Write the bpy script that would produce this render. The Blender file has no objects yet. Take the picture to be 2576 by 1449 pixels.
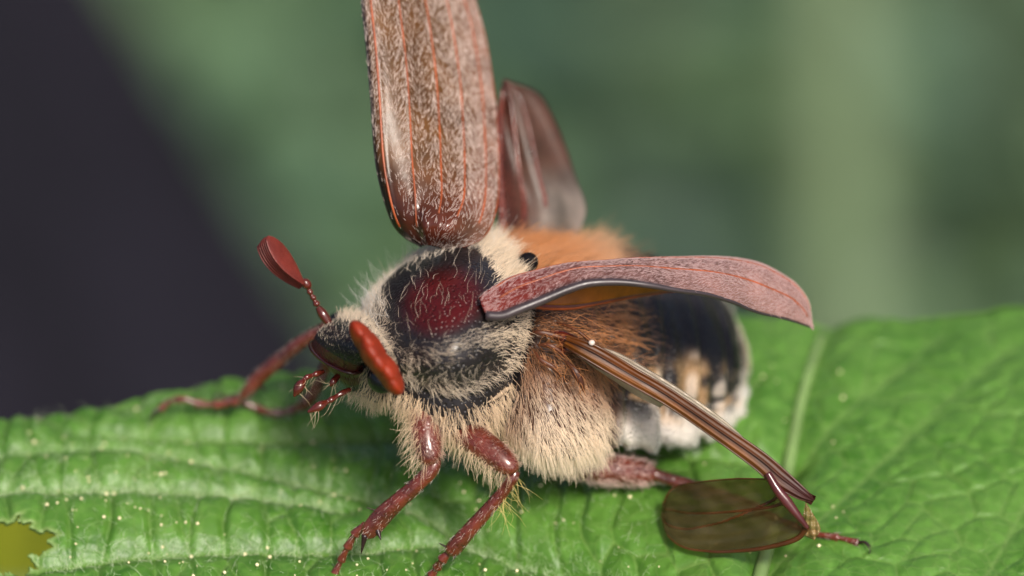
import bpy, math, random
import numpy as np
from mathutils import Vector, noise as mnoise

rng = np.random.default_rng(7)
random.seed(7)
MM = 0.001
ZB = 0.62                                   # height of the leaf above the ground (m)

# ------------------------------------------------------------------ camera
# Macro lens, pitched down.  All fine modelling is in millimetres in a "lens
# frame": X right, Y up in the picture plane, w = depth behind the focal plane.
PITCH = math.radians(38.0)
DIST = 200.0                                # mm camera -> reference plane
PXMM = 62.5                                 # photo units (2575 wide) per mm
CP, SP = math.cos(PITCH), math.sin(PITCH)
C0 = np.array([0.0, 0.0, 9.5])
RV = np.array([1.0, 0, 0]); UV = np.array([0, SP, CP]); FV = np.array([0, CP, -SP])
FOCUS_W = -1.4

scene = bpy.context.scene
cam_data = bpy.data.cameras.new('camera')
cam = bpy.data.objects.new('camera', cam_data)
scene.collection.objects.link(cam)
scene.camera = cam
cam_data.sensor_width = 36.0
cam_data.lens = 36.0 / (2575 / PXMM) * DIST
cam_data.clip_start = 0.01
cam_data.clip_end = 400.0
cam_data.dof.use_dof = True
cam_data.dof.focus_distance = (DIST + FOCUS_W) * MM
cam_data.dof.aperture_fstop = cam_data.lens / 7.0      # 7 mm entrance pupil
cpos = (C0 - DIST * FV) * MM
cam.location = (cpos[0], cpos[1], cpos[2] + ZB)
cam.rotation_euler = (math.pi / 2 - PITCH, 0, 0)

# ------------------------------------------------------------------ light
SUN_DIR = Vector((0.26, -0.52, 0.82)).normalized()     # towards the sun
world = bpy.data.worlds.new('World')
scene.world = world
world.use_nodes = True
wn = world.node_tree.nodes
sky = wn.new('ShaderNodeTexSky')
sky.sky_type = 'NISHITA'
sky.sun_disc = False
sky.sun_elevation = math.asin(SUN_DIR.z)
sky.sun_rotation = math.atan2(SUN_DIR.x, SUN_DIR.y)
sky.air_density = 0.7
sky.dust_density = 5.0
sky.ozone_density = 0.4
wn['Background'].inputs['Strength'].default_value = 0.05
world.node_tree.links.new(sky.outputs[0], wn['Background'].inputs['Color'])
sd = bpy.data.lights.new('sun', 'SUN')
sd.energy = 1.5
sd.angle = math.radians(10)
sd.color = (1.0, 0.93, 0.83)
so = bpy.data.objects.new('sun', sd)
so.rotation_euler = SUN_DIR.to_track_quat('Z', 'Y').to_euler()
so.location = (0.5, -0.5, 3)
scene.collection.objects.link(so)

vs = scene.view_settings
vs.view_transform = 'Standard'
vs.look = 'None'
vs.gamma = 1.0
vs.use_curve_mapping = False
vs.exposure = 1.62
scene.render.engine = 'CYCLES'
scene.cycles.use_denoising = True
scene.cycles.max_bounces = 10
scene.cycles.transparent_max_bounces = 16
scene.cycles.sample_clamp_indirect = 6.0
scene.cycles_curves.shape = 'RIBBONS'

COL = scene.collection

# ------------------------------------------------------------------ helpers
def W(p):
    """lens-frame control points (px, py, depth mm) -> millimetres in the world"""
    p = np.asarray(p, float)
    k = (DIST + p[..., 2]) / DIST
    X = (p[..., 0] - 1287.5) / PXMM * k
    Y = (724.5 - p[..., 1]) / PXMM * k
    return C0 + X[..., None] * RV + Y[..., None] * UV + p[..., 2][..., None] * FV

def PX(p):
    """world mm -> photo units"""
    q = np.asarray(p, float) - C0
    w = q @ FV; k = (DIST + w) / DIST
    return (q @ RV) / k * PXMM + 1287.5, 724.5 - (q @ UV) / k * PXMM

def G(px, py):
    """photo pixel -> leaf plane z = 0 (mm)"""
    d = W([px, py, 0.0]) - (C0 - DIST * FV)
    o = C0 - DIST * FV
    t = -o[2] / d[2]
    return (o + d * t)[:2]

def lin(r, g, b):
    f = lambda c: (c / 255 / 12.92) if c / 255 <= 0.04045 else ((c / 255 + 0.055) / 1.055) ** 2.4
    return (f(r), f(g), f(b))

def catmull(P, n, closed=False):
    P = np.asarray(P, float)
    m = len(P)
    t = np.linspace(0, m - 1, n)
    i = np.clip(np.floor(t).astype(int), 0, m - 2)
    f = (t - i).reshape((-1,) + (1,) * (P.ndim - 1))
    p1, p2 = P[i], P[i + 1]
    p0 = np.where((i > 0).reshape(f.shape), P[np.maximum(i - 1, 0)], 2 * p1 - p2)
    p3 = np.where((i < m - 2).reshape(f.shape), P[np.minimum(i + 2, m - 1)], 2 * p2 - p1)
    return 0.5 * (2 * p1 + (p2 - p0) * f + (2 * p0 - 5 * p1 + 4 * p2 - p3) * f ** 2 + (3 * p1 - p0 - 3 * p2 + p3) * f ** 3)

def arc_resample(P, n):
    P = np.asarray(P, float)
    Q = catmull(P, max(200, n * 4))
    d = np.r_[0, np.cumsum(np.linalg.norm(np.diff(Q[:, :3], axis=0), axis=1))]
    s = np.linspace(0, d[-1], n)
    return np.stack([np.interp(s, d, Q[:, k]) for k in range(Q.shape[1])], 1)

def unit(v):
    v = np.asarray(v, float)
    return v / np.maximum(np.linalg.norm(v, axis=-1, keepdims=True), 1e-12)

def link(o, parent=None):
    COL.objects.link(o)
    if parent is not None:
        o.parent = parent
    return o

ORIGIN = {}
def root_origin(o):
    while o is not None and o.parent is not None:
        o = o.parent
    return np.array(ORIGIN.get(o.name, (0, 0, 0))) if o is not None else np.zeros(3)

def mesh_obj(name, V, F, mat, parent=None, smooth=True, attrs=None, kind=None, world_m=False):
    """V in mm (world, leaf plane z = 0) unless world_m; children share the origin of their thing"""
    V = np.asarray(V, float)
    if not world_m:
        V = V * MM
        V = V + np.array([0, 0, ZB])
    if parent is not None:
        V = V - root_origin(parent)
    me = bpy.data.meshes.new(name)
    if isinstance(F, np.ndarray):
        n, k = F.shape
        me.vertices.add(len(V)); me.vertices.foreach_set('co', V.astype(np.float32).ravel())
        me.loops.add(n * k); me.loops.foreach_set('vertex_index', F.astype(np.int32).ravel())
        me.polygons.add(n); me.polygons.foreach_set('loop_start', np.arange(0, n * k, k, dtype=np.int32))
        me.update(calc_edges=True)
    else:
        me.from_pydata(V.tolist(), [], F)
    me.validate()
    if smooth:
        me.polygons.foreach_set('use_smooth', np.ones(len(me.polygons), bool))
    for k, a in (attrs or {}).items():
        a = np.asarray(a, np.float32)
        if a.ndim == 2:
            at = me.attributes.new(k, 'FLOAT_COLOR', 'POINT')
            at.data.foreach_set('color', np.c_[a[:, :3], np.ones(len(a))].astype(np.float32).ravel())
        else:
            at = me.attributes.new(k, 'FLOAT', 'POINT')
            at.data.foreach_set('value', a)
    me.materials.append(mat)
    o = bpy.data.objects.new(name, me)
    if kind:
        o['kind'] = kind
    return link(o, parent)

def thing(name, loc_m, label, cat, group=None):
    o = bpy.data.objects.new(name, None)
    o.empty_display_size = 0.002
    o.location = loc_m
    COL.objects.link(o)
    ORIGIN[o.name] = tuple(loc_m)
    o['label'] = label; o['category'] = cat
    if group:
        o['group'] = group
    return o

def group_empty(name, parent):
    o = bpy.data.objects.new(name, None)
    o.empty_display_size = 0.001
    return link(o, parent)

def grid_faces(n, m, close_m=False):
    i, j = np.meshgrid(np.arange(n - 1), np.arange(m if close_m else m - 1), indexing='ij')
    j2 = (j + 1) % m
    return np.stack([i * m + j, i * m + j2, (i + 1) * m + j2, (i + 1) * m + j], -1).reshape(-1, 4)

def frames(P, hint):
    T = unit(np.gradient(P, axis=0))
    hint = np.broadcast_to(np.asarray(hint, float), P.shape)
    S = unit(np.cross(T, hint))
    U = np.cross(S, T)
    return T, S, U

def tube(P, ra, rb=None, hint=(0, 0, 1), m=16):
    """closed tube: V, F, plus (normals, tangents) per vertex"""
    P = np.asarray(P, float); n = len(P)
    ra = np.broadcast_to(np.asarray(ra, float), (n,)); rb = ra if rb is None else np.broadcast_to(np.asarray(rb, float), (n,))
    T, S, U = frames(P, hint)
    th = np.linspace(0, 2 * np.pi, m, endpoint=False)
    c, s = np.cos(th), np.sin(th)
    V = P[:, None] + ra[:, None, None] * c[None, :, None] * S[:, None] + rb[:, None, None] * s[None, :, None] * U[:, None]
    F = grid_faces(n, m, True).tolist()
    F.append(list(range(m))[::-1]); F.append([(n - 1) * m + k for k in range(m)])
    return V.reshape(-1, 3), F

def hair_obj(name, R, D, mat, cols, rad, parent, npts=6, kind='stuff', taper=0.25):
    """R: roots (n,3) mm; D: (n,npts,3) offsets mm from the root"""
    n = len(R)
    P = (R[:, None] + D) * MM + np.array([0, 0, ZB]) - root_origin(parent)
    cu = bpy.data.hair_curves.new(name)
    cu.add_curves([npts] * n)
    cu.attributes['position'].data.foreach_set('vector', P.astype(np.float32).ravel())
    tp = np.linspace(1, taper, npts)
    rr = (np.broadcast_to(np.asarray(rad, float), (n,))[:, None] * tp[None]) * MM
    ra = cu.attributes.get('radius') or cu.attributes.new('radius', 'FLOAT', 'POINT')
    ra.data.foreach_set('value', rr.astype(np.float32).ravel())
    ca = cu.attributes.new('hair_color', 'FLOAT_COLOR', 'CURVE')
    ca.data.foreach_set('color', np.c_[cols, np.ones(n)].astype(np.float32).ravel())
    cu.materials.append(mat)
    o = bpy.data.objects.new(name, cu)
    o['kind'] = kind
    return link(o, parent)

def bend_hairs(n, d0, d1, length, npts=6, curl=0.12):
    """start along d0, end along d1"""
    t = np.linspace(0, 1, npts)[None, :, None]
    L = np.broadcast_to(np.asarray(length, float), (n,))[:, None, None]
    D = L * (d0[:, None] * (t - 0.5 * t * t) + d1[:, None] * 0.5 * t * t) * 1.1
    ph = rng.uniform(0, 2 * np.pi, (n, 1, 1)); ax = unit(rng.normal(size=(n, 3)))[:, None]
    D = D + ax * (np.sin(t * 4.5 + ph) - np.sin(ph)) * L * curl * t
    return D

# ------------------------------------------------------------------ materials
def new_mat(name):
    m = bpy.data.materials.new(name)
    m.use_nodes = True
    nt = m.node_tree
    return m, nt, nt.nodes, nt.links, nt.nodes['Principled BSDF']

def tex_noise(nt, scale, detail=3, rough=0.55, vec=None):
    t = nt.nodes.new('ShaderNodeTexNoise')
    t.inputs['Scale'].default_value = scale
    t.inputs['Detail'].default_value = detail
    t.inputs['Roughness'].default_value = rough
    if vec is None:
        c = nt.nodes.new('ShaderNodeTexCoord'); vec = c.outputs['Object']
    nt.links.new(vec, t.inputs['Vector'])
    return t

def mixcol(nt, fac, a, b, mode='MIX'):
    m = nt.nodes.new('ShaderNodeMix'); m.data_type = 'RGBA'; m.blend_type = mode
    for sock, v in ((m.inputs[0], fac), (m.inputs[6], a), (m.inputs[7], b)):
        if isinstance(v, (int, float)):
            sock.default_value = v
        elif isinstance(v, tuple):
            sock.default_value = (*v, 1) if len(v) == 3 else v
        else:
            nt.links.new(v, sock)
    return m.outputs[2]

def ramp(nt, fac, p0, p1, c0=(0, 0, 0, 1), c1=(1, 1, 1, 1)):
    r = nt.nodes.new('ShaderNodeValToRGB')
    r.color_ramp.elements[0].position = p0; r.color_ramp.elements[1].position = p1
    r.color_ramp.elements[0].color = c0; r.color_ramp.elements[1].color = c1
    nt.links.new(fac, r.inputs[0])
    return r.outputs[0]

def bump(nt, height, strength, dist_mm, prev=None):
    b = nt.nodes.new('ShaderNodeBump')
    b.inputs['Strength'].default_value = strength
    b.inputs['Distance'].default_value = dist_mm * MM
    nt.links.new(height, b.inputs['Height'])
    if prev is not None:
        nt.links.new(prev, b.inputs['Normal'])
    return b.outputs[0]

def chitin(name, color, rough=0.25, var=0.35, vscale=900, pit=0.0, pit_scale=9000, attr=None, spec=0.5, coat=0.0):
    m, nt, nd, lk, b = new_mat(name)
    n1 = tex_noise(nt, vscale, 4)
    if attr:
        a = nd.new('ShaderNodeAttribute'); a.attribute_name = attr; base = a.outputs['Color']
    else:
        rgb = nd.new('ShaderNodeRGB'); rgb.outputs[0].default_value = (*color, 1); base = rgb.outputs[0]
    v = nt.nodes.new('ShaderNodeMapRange')
    lk.new(n1.outputs['Fac'], v.inputs[0])
    v.inputs[1].default_value = 0.3; v.inputs[2].default_value = 0.7
    v.inputs[3].default_value = 1 - var; v.inputs[4].default_value = 1 + var
    col = mixcol(nt, 1.0, base, v.outputs[0], 'MULTIPLY')
    lk.new(col, b.inputs['Base Color'])
    b.inputs['Specular IOR Level'].default_value = spec
    b.inputs['Coat Weight'].default_value = coat
    b.inputs['Coat Roughness'].default_value = 0.15
    n2 = tex_noise(nt, vscale * 4, 3)
    rr = nt.nodes.new('ShaderNodeMapRange')
    lk.new(n2.outputs['Fac'], rr.inputs[0])
    rr.inputs[3].default_value = max(0.05, rough - 0.1); rr.inputs[4].default_value = rough + 0.15
    lk.new(rr.outputs[0], b.inputs['Roughness'])
    if pit > 0:
        vo = nd.new('ShaderNodeTexVoronoi'); vo.inputs['Scale'].default_value = pit_scale
        c = nd.new('ShaderNodeTexCoord'); lk.new(c.outputs['Object'], vo.inputs['Vector'])
        h = ramp(nt, vo.outputs['Distance'], 0.12, 0.45)
        nrm = bump(nt, h, pit, 0.05)
        nrm = bump(nt, n2.outputs['Fac'], 0.25, 0.03, nrm)
        lk.new(nrm, b.inputs['Normal'])
    else:
        lk.new(bump(nt, n2.outputs['Fac'], 0.25, 0.03), b.inputs['Normal'])
    return m

def hair_mat(name, rough=0.4):
    m, nt, nd, lk, b = new_mat(name)
    nd.remove(b)
    h = nd.new('ShaderNodeBsdfHairPrincipled')
    h.parametrization = 'COLOR'
    a = nd.new('ShaderNodeAttribute'); a.attribute_name = 'hair_color'
    lk.new(a.outputs['Color'], h.inputs['Color'])
    h.inputs['Roughness'].default_value = rough
    h.inputs['Radial Roughness'].default_value = 0.5
    h.inputs['Random Roughness'].default_value = 0.2
    df = nd.new('ShaderNodeBsdfDiffuse'); lk.new(a.outputs['Color'], df.inputs['Color'])
    mx = nd.new('ShaderNodeMixShader'); mx.inputs[0].default_value = 0.42
    lk.new(h.outputs[0], mx.inputs[1]); lk.new(df.outputs[0], mx.inputs[2])
    lk.new(mx.outputs[0], nd['Material Output'].inputs['Surface'])
    return m

def translucent_mat(name, c_refl, c_trans, mixf=0.45, rough=0.35, alpha=0.0, tint=(1, 1, 1), attr=None, spec=0.5, gloss=False):
    """thin horny sheet: principled + translucent, optionally partly see-through"""
    m, nt, nd, lk, b = new_mat(name)
    n1 = tex_noise(nt, 700, 5)
    if attr:
        a = nd.new('ShaderNodeAttribute'); a.attribute_name = attr; base = a.outputs['Color']
    else:
        rgb = nd.new('ShaderNodeRGB'); rgb.outputs[0].default_value = (*c_refl, 1); base = rgb.outputs[0]
    f = ramp(nt, n1.outputs['Fac'], 0.3, 0.7, (0.6, 0.6, 0.6, 1), (1.35, 1.35, 1.35, 1))
    col = mixcol(nt, 1.0, base, f, 'MULTIPLY')
    lk.new(col, b.inputs['Base Color'])
    b.inputs['Roughness'].default_value = rough
    if gloss:
        ga = nd.new('ShaderNodeAttribute'); ga.attribute_name = 'matte'; lk.new(ga.outputs['Fac'], b.inputs['Roughness'])
    b.inputs['Specular IOR Level'].default_value = spec
    n2 = tex_noise(nt, 2600, 4)
    lk.new(bump(nt, n2.outputs['Fac'], 0.35, 0.05), b.inputs['Normal'])
    tr = nd.new('ShaderNodeBsdfTranslucent')
    tcol = mixcol(nt, 1.0, tuple(c_trans), f, 'MULTIPLY')
    if attr:
        tcol = mixcol(nt, 1.0, tcol, mixcol(nt, 1.0, base, (8.0, 8.0, 8.0), 'MULTIPLY'), 'MULTIPLY')
    lk.new(tcol, tr.inputs['Color'])
    mx = nd.new('ShaderNodeMixShader'); mx.inputs[0].default_value = mixf
    lk.new(b.outputs[0], mx.inputs[1]); lk.new(tr.outputs[0], mx.inputs[2])
    out = mx.outputs[0]
    if alpha > 0:
        tp = nd.new('ShaderNodeBsdfTransparent'); tp.inputs['Color'].default_value = (*tint, 1)
        m2 = nd.new('ShaderNodeMixShader'); m2.inputs[0].default_value = alpha
        lk.new(out, m2.inputs[1]); lk.new(tp.outputs[0], m2.inputs[2])
        out = m2.outputs[0]
    lk.new(out, nd['Material Output'].inputs['Surface'])
    return m

M_BODY = chitin('body_cuticle', (0, 0, 0), rough=0.30, var=0.25, pit=0.9, pit_scale=5200, attr='skin', spec=0.32)
M_LEG = chitin('leg_cuticle', (0.095, 0.016, 0.007), rough=0.26, var=0.5, vscale=1100, pit=0.4, pit_scale=5200, coat=0.6)
M_LEGDARK = chitin('leg_joint_cuticle', (0.018, 0.006, 0.006), rough=0.25)
M_PALP = chitin('palp_cuticle', (0.075, 0.011, 0.006), rough=0.12, var=0.3, coat=0.3)
M_CLUB = chitin('antenna_club', (0.12, 0.016, 0.010), rough=0.42, var=0.3, vscale=1500, pit=0.3, pit_scale=12000)
M_CLUB2 = translucent_mat('antenna_club_backlit', (0.30, 0.035, 0.010), (0.75, 0.09, 0.01), 0.35, 0.45)
M_EYE = chitin('eye_lens', (0.006, 0.006, 0.008), rough=0.10, var=0.1, pit=0.25, pit_scale=18000)
M_RIM = chitin('clypeus_edge', (0.030, 0.006, 0.005), rough=0.15, var=0.2)
M_HAIR = hair_mat('body_hair')
M_ELY = translucent_mat('elytron_horn', (0.1, 0.03, 0.01), (0.6, 0.22, 0.03), 0.16, 0.24, attr='horn', gloss=True)
M_RIB = translucent_mat('elytron_rib', (0.32, 0.065, 0.014), (0.5, 0.1, 0.01), 0.2, 0.35)
M_MARGIN = chitin('elytron_margin', (0.035, 0.025, 0.028), rough=0.3, var=0.3)
M_VEIN = translucent_mat('wing_vein_amber', (0.085, 0.026, 0.006), (0.35, 0.12, 0.015), 0.25, 0.40, attr='horn', spec=.28)
M_VEINT = translucent_mat('wing_vein_tube', (0.075, 0.024, 0.006), (0.35, 0.12, 0.015), 0.25, 0.3)
M_MEMB = translucent_mat('wing_membrane_brown', (0.075, 0.060, 0.024), (0.25, 0.20, 0.08), 0.35, 0.3, alpha=0.46, tint=(0.78, 0.72, 0.50), spec=0.6)
M_MEMBW = translucent_mat('wing_membrane_pale', (0.55, 0.48, 0.40), (0.6, 0.52, 0.4), 0.4, 0.3, alpha=0.25, tint=(0.9, 0.85, 0.75), spec=0.8)
M_MEMBF = translucent_mat('wing_membrane_smoky', (0.12, 0.07, 0.055), (0.2, 0.12, 0.08), 0.35, 0.35, alpha=0.3, tint=(0.65, 0.55, 0.5), attr='horn')

# ================================================================== LEAF
def leaf_material(name, c0, c1, ctrans, fine=True):
    m, nt, nd, lk, b = new_mat(name)
    big = tex_noise(nt, 160, 4)
    sm = tex_noise(nt, 1500, 4)
    col = mixcol(nt, ramp(nt, big.outputs['Fac'], 0.35, 0.65), c0, c1)
    col = mixcol(nt, ramp(nt, sm.outputs['Fac'], 0.4, 0.75), col, tuple(x * 1.35 for x in c1))
    nrm = bump(nt, sm.outputs['Fac'], 0.35, 0.10)
    if fine:
        vo = nd.new('ShaderNodeTexVoronoi'); vo.feature = 'DISTANCE_TO_EDGE'; vo.inputs['Scale'].default_value = 1250
        c = nd.new('ShaderNodeTexCoord')
        warp = tex_noise(nt, 900, 2)
        vm = nd.new('ShaderNodeVectorMath'); vm.operation = 'MULTIPLY_ADD'
        lk.new(warp.outputs['Color'], vm.inputs[0]); vm.inputs[1].default_value = (0.0009,) * 3
        lk.new(c.outputs['Object'], vm.inputs[2])
        lk.new(vm.outputs[0], vo.inputs['Vector'])
        vein = ramp(nt, vo.outputs['Distance'], 0.015, 0.07, (1, 1, 1, 1), (0, 0, 0, 1))
        at = nd.new('ShaderNodeAttribute'); at.attribute_name = 'vein'
        vf = nd.new('ShaderNodeMath'); vf.operation = 'MULTIPLY'; vf.inputs[1].default_value = 0.30
        lk.new(vein, vf.inputs[0])
        col = mixcol(nt, vf.outputs[0], col, (0.14, 0.24, 0.055))
        vf2 = nd.new('ShaderNodeMath'); vf2.operation = 'MULTIPLY'; vf2.inputs[1].default_value = 0.75
        lk.new(at.outputs['Fac'], vf2.inputs[0])
        col = mixcol(nt, vf2.outputs[0], col, (0.20, 0.30, 0.09))
        nrm = bump(nt, vein, 0.35, 0.04, nrm)
        vo2 = nd.new('ShaderNodeTexVoronoi'); vo2.inputs['Scale'].default_value = 5200
        lk.new(c.outputs['Object'], vo2.inputs['Vector'])
        nrm = bump(nt, vo2.outputs['Distance'], 0.25, 0.04, nrm)
    lk.new(col, b.inputs['Base Color'])
    b.inputs['Roughness'].default_value = 0.42
    b.inputs['Specular IOR Level'].default_value = 0.45
    lk.new(nrm, b.inputs['Normal'])
    tr = nd.new('ShaderNodeBsdfTranslucent'); tr.inputs['Color'].default_value = (*ctrans, 1)
    mx = nd.new('ShaderNodeMixShader'); mx.inputs[0].default_value = 0.22
    lk.new(b.outputs[0], mx.inputs[1]); lk.new(tr.outputs[0], mx.inputs[2])
    lk.new(mx.outputs[0], nd['Material Output'].inputs['Surface'])
    return m

M_LEAF = leaf_material('leaf_green', (0.036, 0.122, 0.008), (0.082, 0.190, 0.028), (0.20, 0.45, 0.03))
M_LEAFVEIN = chitin('leaf_vein', (0.15, 0.24, 0.075), rough=0.45, var=0.25, vscale=400)

def px_line(pts, n=60):
    q = np.array([G(*p) for p in pts])
    return arc_resample(np.c_[q, np.zeros(len(q))], n)[:, :2]

VEINS = {   # traced on the leaf plane: (polyline mm, groove depth, groove width)
    'midrib': px_line([(2085, 760), (2058, 835), (2010, 1010), (1962, 1250), (1905, 1470), (1830, 1800), (1760, 2100)]),
    'v1': px_line([(1800, 1640), (1640, 1500), (1377, 1394), (1250, 1353), (1060, 1272), (925, 1231), (858, 1214), (642, 1173), (378, 1130), (227, 1130), (0, 1146), (-200, 1160)]),
    'v3': px_line([(1800, 1640), (1600, 1480), (1459, 1414), (1310, 1372), (1236, 1341), (1120, 1341), (1004, 1358), (858, 1379), (472, 1389), (245, 1411), (75, 1430), (-100, 1450)]),
    'v0': px_line([(1985, 1150), (1800, 1130), (1500, 1100), (1150, 1085), (800, 1090), (500, 1085), (200, 1075)]),
    'v4': px_line([(1700, 1900), (1400, 1720), (1100, 1610), (700, 1550), (300, 1540), (0, 1560)]),
    'v2': px_line([(860, 1262), (640, 1240), (400, 1240), (200, 1250), (0, 1251), (-200, 1262)]),
    'r1': px_line([(1905, 1470), (2120, 1250), (2350, 1020), (2560, 830)]),
    'r2': px_line([(1830, 1800), (2200, 1600), (2440, 1480), (2575, 1270), (2680, 1090)]),
    'r0': px_line([(1975, 1190), (2120, 1030), (2270, 900), (2380, 790)]),
}
# leaf outline (mm, world xy): far edge follows the photo, near edge lies out of frame
far_edge = [G(-350, 1085), G(0, 1046), G(300, 1000), G(650, 932), G(1000, 870), G(1500, 800), G(1950, 762), G(2300, 752), G(2600, 735), G(3000, 760)]

def seg_dist(X, Y, L):
    """distance from grid points to polyline, and arc position"""
    best = np.full(X.shape, 1e9); arc = np.zeros(X.shape); side = np.zeros(X.shape)
    acc = 0.0
    for a, b in zip(L[:-1], L[1:]):
        d = b - a; l = np.hypot(*d)
        t = np.clip(((X - a[0]) * d[0] + (Y - a[1]) * d[1]) / (l * l), 0, 1)
        ex = X - a[0] - t * d[0]; ey = Y - a[1] - t * d[1]
        q = np.hypot(ex, ey)
        m = q < best
        best[m] = q[m]; arc[m] = acc + t[m] * l; side[m] = np.sign(d[0] * ey[m] - d[1] * ex[m])
        acc += l
    return best, arc, side

def worley(U, V, seed, jitter=0.8):
    r = np.random.default_rng(seed)
    T = r.uniform(0.5 - jitter / 2, 0.5 + jitter / 2, (128, 128, 2))
    iu, iv = np.floor(U).astype(int), np.floor(V).astype(int)
    f1 = np.full(U.shape, 9.0); f2 = f1.copy(); idv = np.zeros(U.shape)
    for a in (-1, 0, 1):
        for b in (-1, 0, 1):
            t = T[(iu + a) % 128, (iv + b) % 128]
            d = np.hypot(iu + a + t[..., 0] - U, iv + b + t[..., 1] - V)
            m = d < f1
            f2 = np.where(m, f1, np.minimum(f2, d))
            idv = np.where(m, ((iu + a) * 37 + (iv + b) * 101) % 97 / 97.0, idv)
            f1 = np.where(m, d, f1)
    return f1, f2, idv

def vnoise(X, Y, scale, seed=0):
    x, y = X / scale + seed * 17.3, Y / scale - seed * 9.1
    r = np.random.default_rng(seed + 100); T = r.normal(size=(64, 64))
    i, j = np.floor(x).astype(int), np.floor(y).astype(int)
    fx, fy = x - i, y - j
    fx = fx * fx * (3 - 2 * fx); fy = fy * fy * (3 - 2 * fy)
    g = lambda a, b: T[(i + a) % 64, (j + b) % 64]
    return (g(0, 0) * (1 - fx) + g(1, 0) * fx) * (1 - fy) + (g(0, 1) * (1 - fx) + g(1, 1) * fx) * fy

def leaf_height(X, Y):
    X = np.asarray(X, float); Y = np.asarray(Y, float)
    fe = np.interp(X, [p[0] for p in far_edge], [p[1] for p in far_edge])
    dfe = fe - Y
    z = -0.25 * np.exp(-np.maximum(dfe, 0) / 2.2) * 3.0 - np.where(dfe < 0, dfe * -0.0, 0)
    z = z + 0.9 * np.exp(-((X + 19) / 7.0) ** 2 - ((Y + 1.0) / 5.0) ** 2)
    z = z + 0.25 * vnoise(X, Y, 9.0, 3)
    dmin = np.full(X.shape, 1e9); groove = np.zeros(X.shape); vein = np.zeros(X.shape)
    for k, L in VEINS.items():
        d, arc, side = seg_dist(X, Y, L)
        if k != 'midrib':
            depth = 0.36 if k[0] == 'v' else 0.10
            groove -= depth * np.exp(-(d / 0.42) ** 2) + (0.35 if k[0] == 'v' else .12) * np.exp(-(d / 1.6) ** 2)
            vein = np.maximum(vein, 0.5 * np.exp(-(d / 0.09) ** 2))
        else:
            groove -= 0.5 * np.exp(-(d / 0.9) ** 2)
        dmin = np.minimum(dmin, d)
    # quilted cells between cross veins
    ca, sa = math.cos(-0.08), math.sin(-0.08)
    xr, yr = X * ca - Y * sa, X * sa + Y * ca
    right = 1 / (1 + np.exp(-(X - (10.5 - 0.12 * Y)) * 1.5))
    xr2 = X * 0.75 + Y * 0.66; yr2 = -X * 0.66 + Y * 0.75
    wv = 0.22 * vnoise(X, Y, 2.6, 5)
    a1, b1, id1 = worley(xr / 1.5 + wv, yr / 6.5 + wv * .4, 11, .7)
    a2, b2, id2 = worley(xr2 / 2.2 + wv, yr2 / 1.5 + wv, 12)
    e = (b1 - a1) * (1 - right) + (b2 - a2) * right
    idv = id1 * (1 - right) + id2 * right
    q = np.clip(e / 0.42, 0, 1); q = q * (2 - q)
    amp = (1 - .55 * right) * (0.19 + 0.20 * idv) * (0.35 + 0.65 * np.clip(dmin / 1.2, 0, 1))
    z = z + groove + q * amp
    a3, b3, id3 = worley(X / 0.62 + wv, Y / 0.72 - wv, 14)
    z = z + 0.018 * np.clip((b3 - a3) / 0.35, 0, 1) + 0.012 * vnoise(X, Y, 0.35, 8)
    vein = np.maximum(vein, 0.45 * np.exp(-(e / 0.035) ** 2))
    return z, vein

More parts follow.
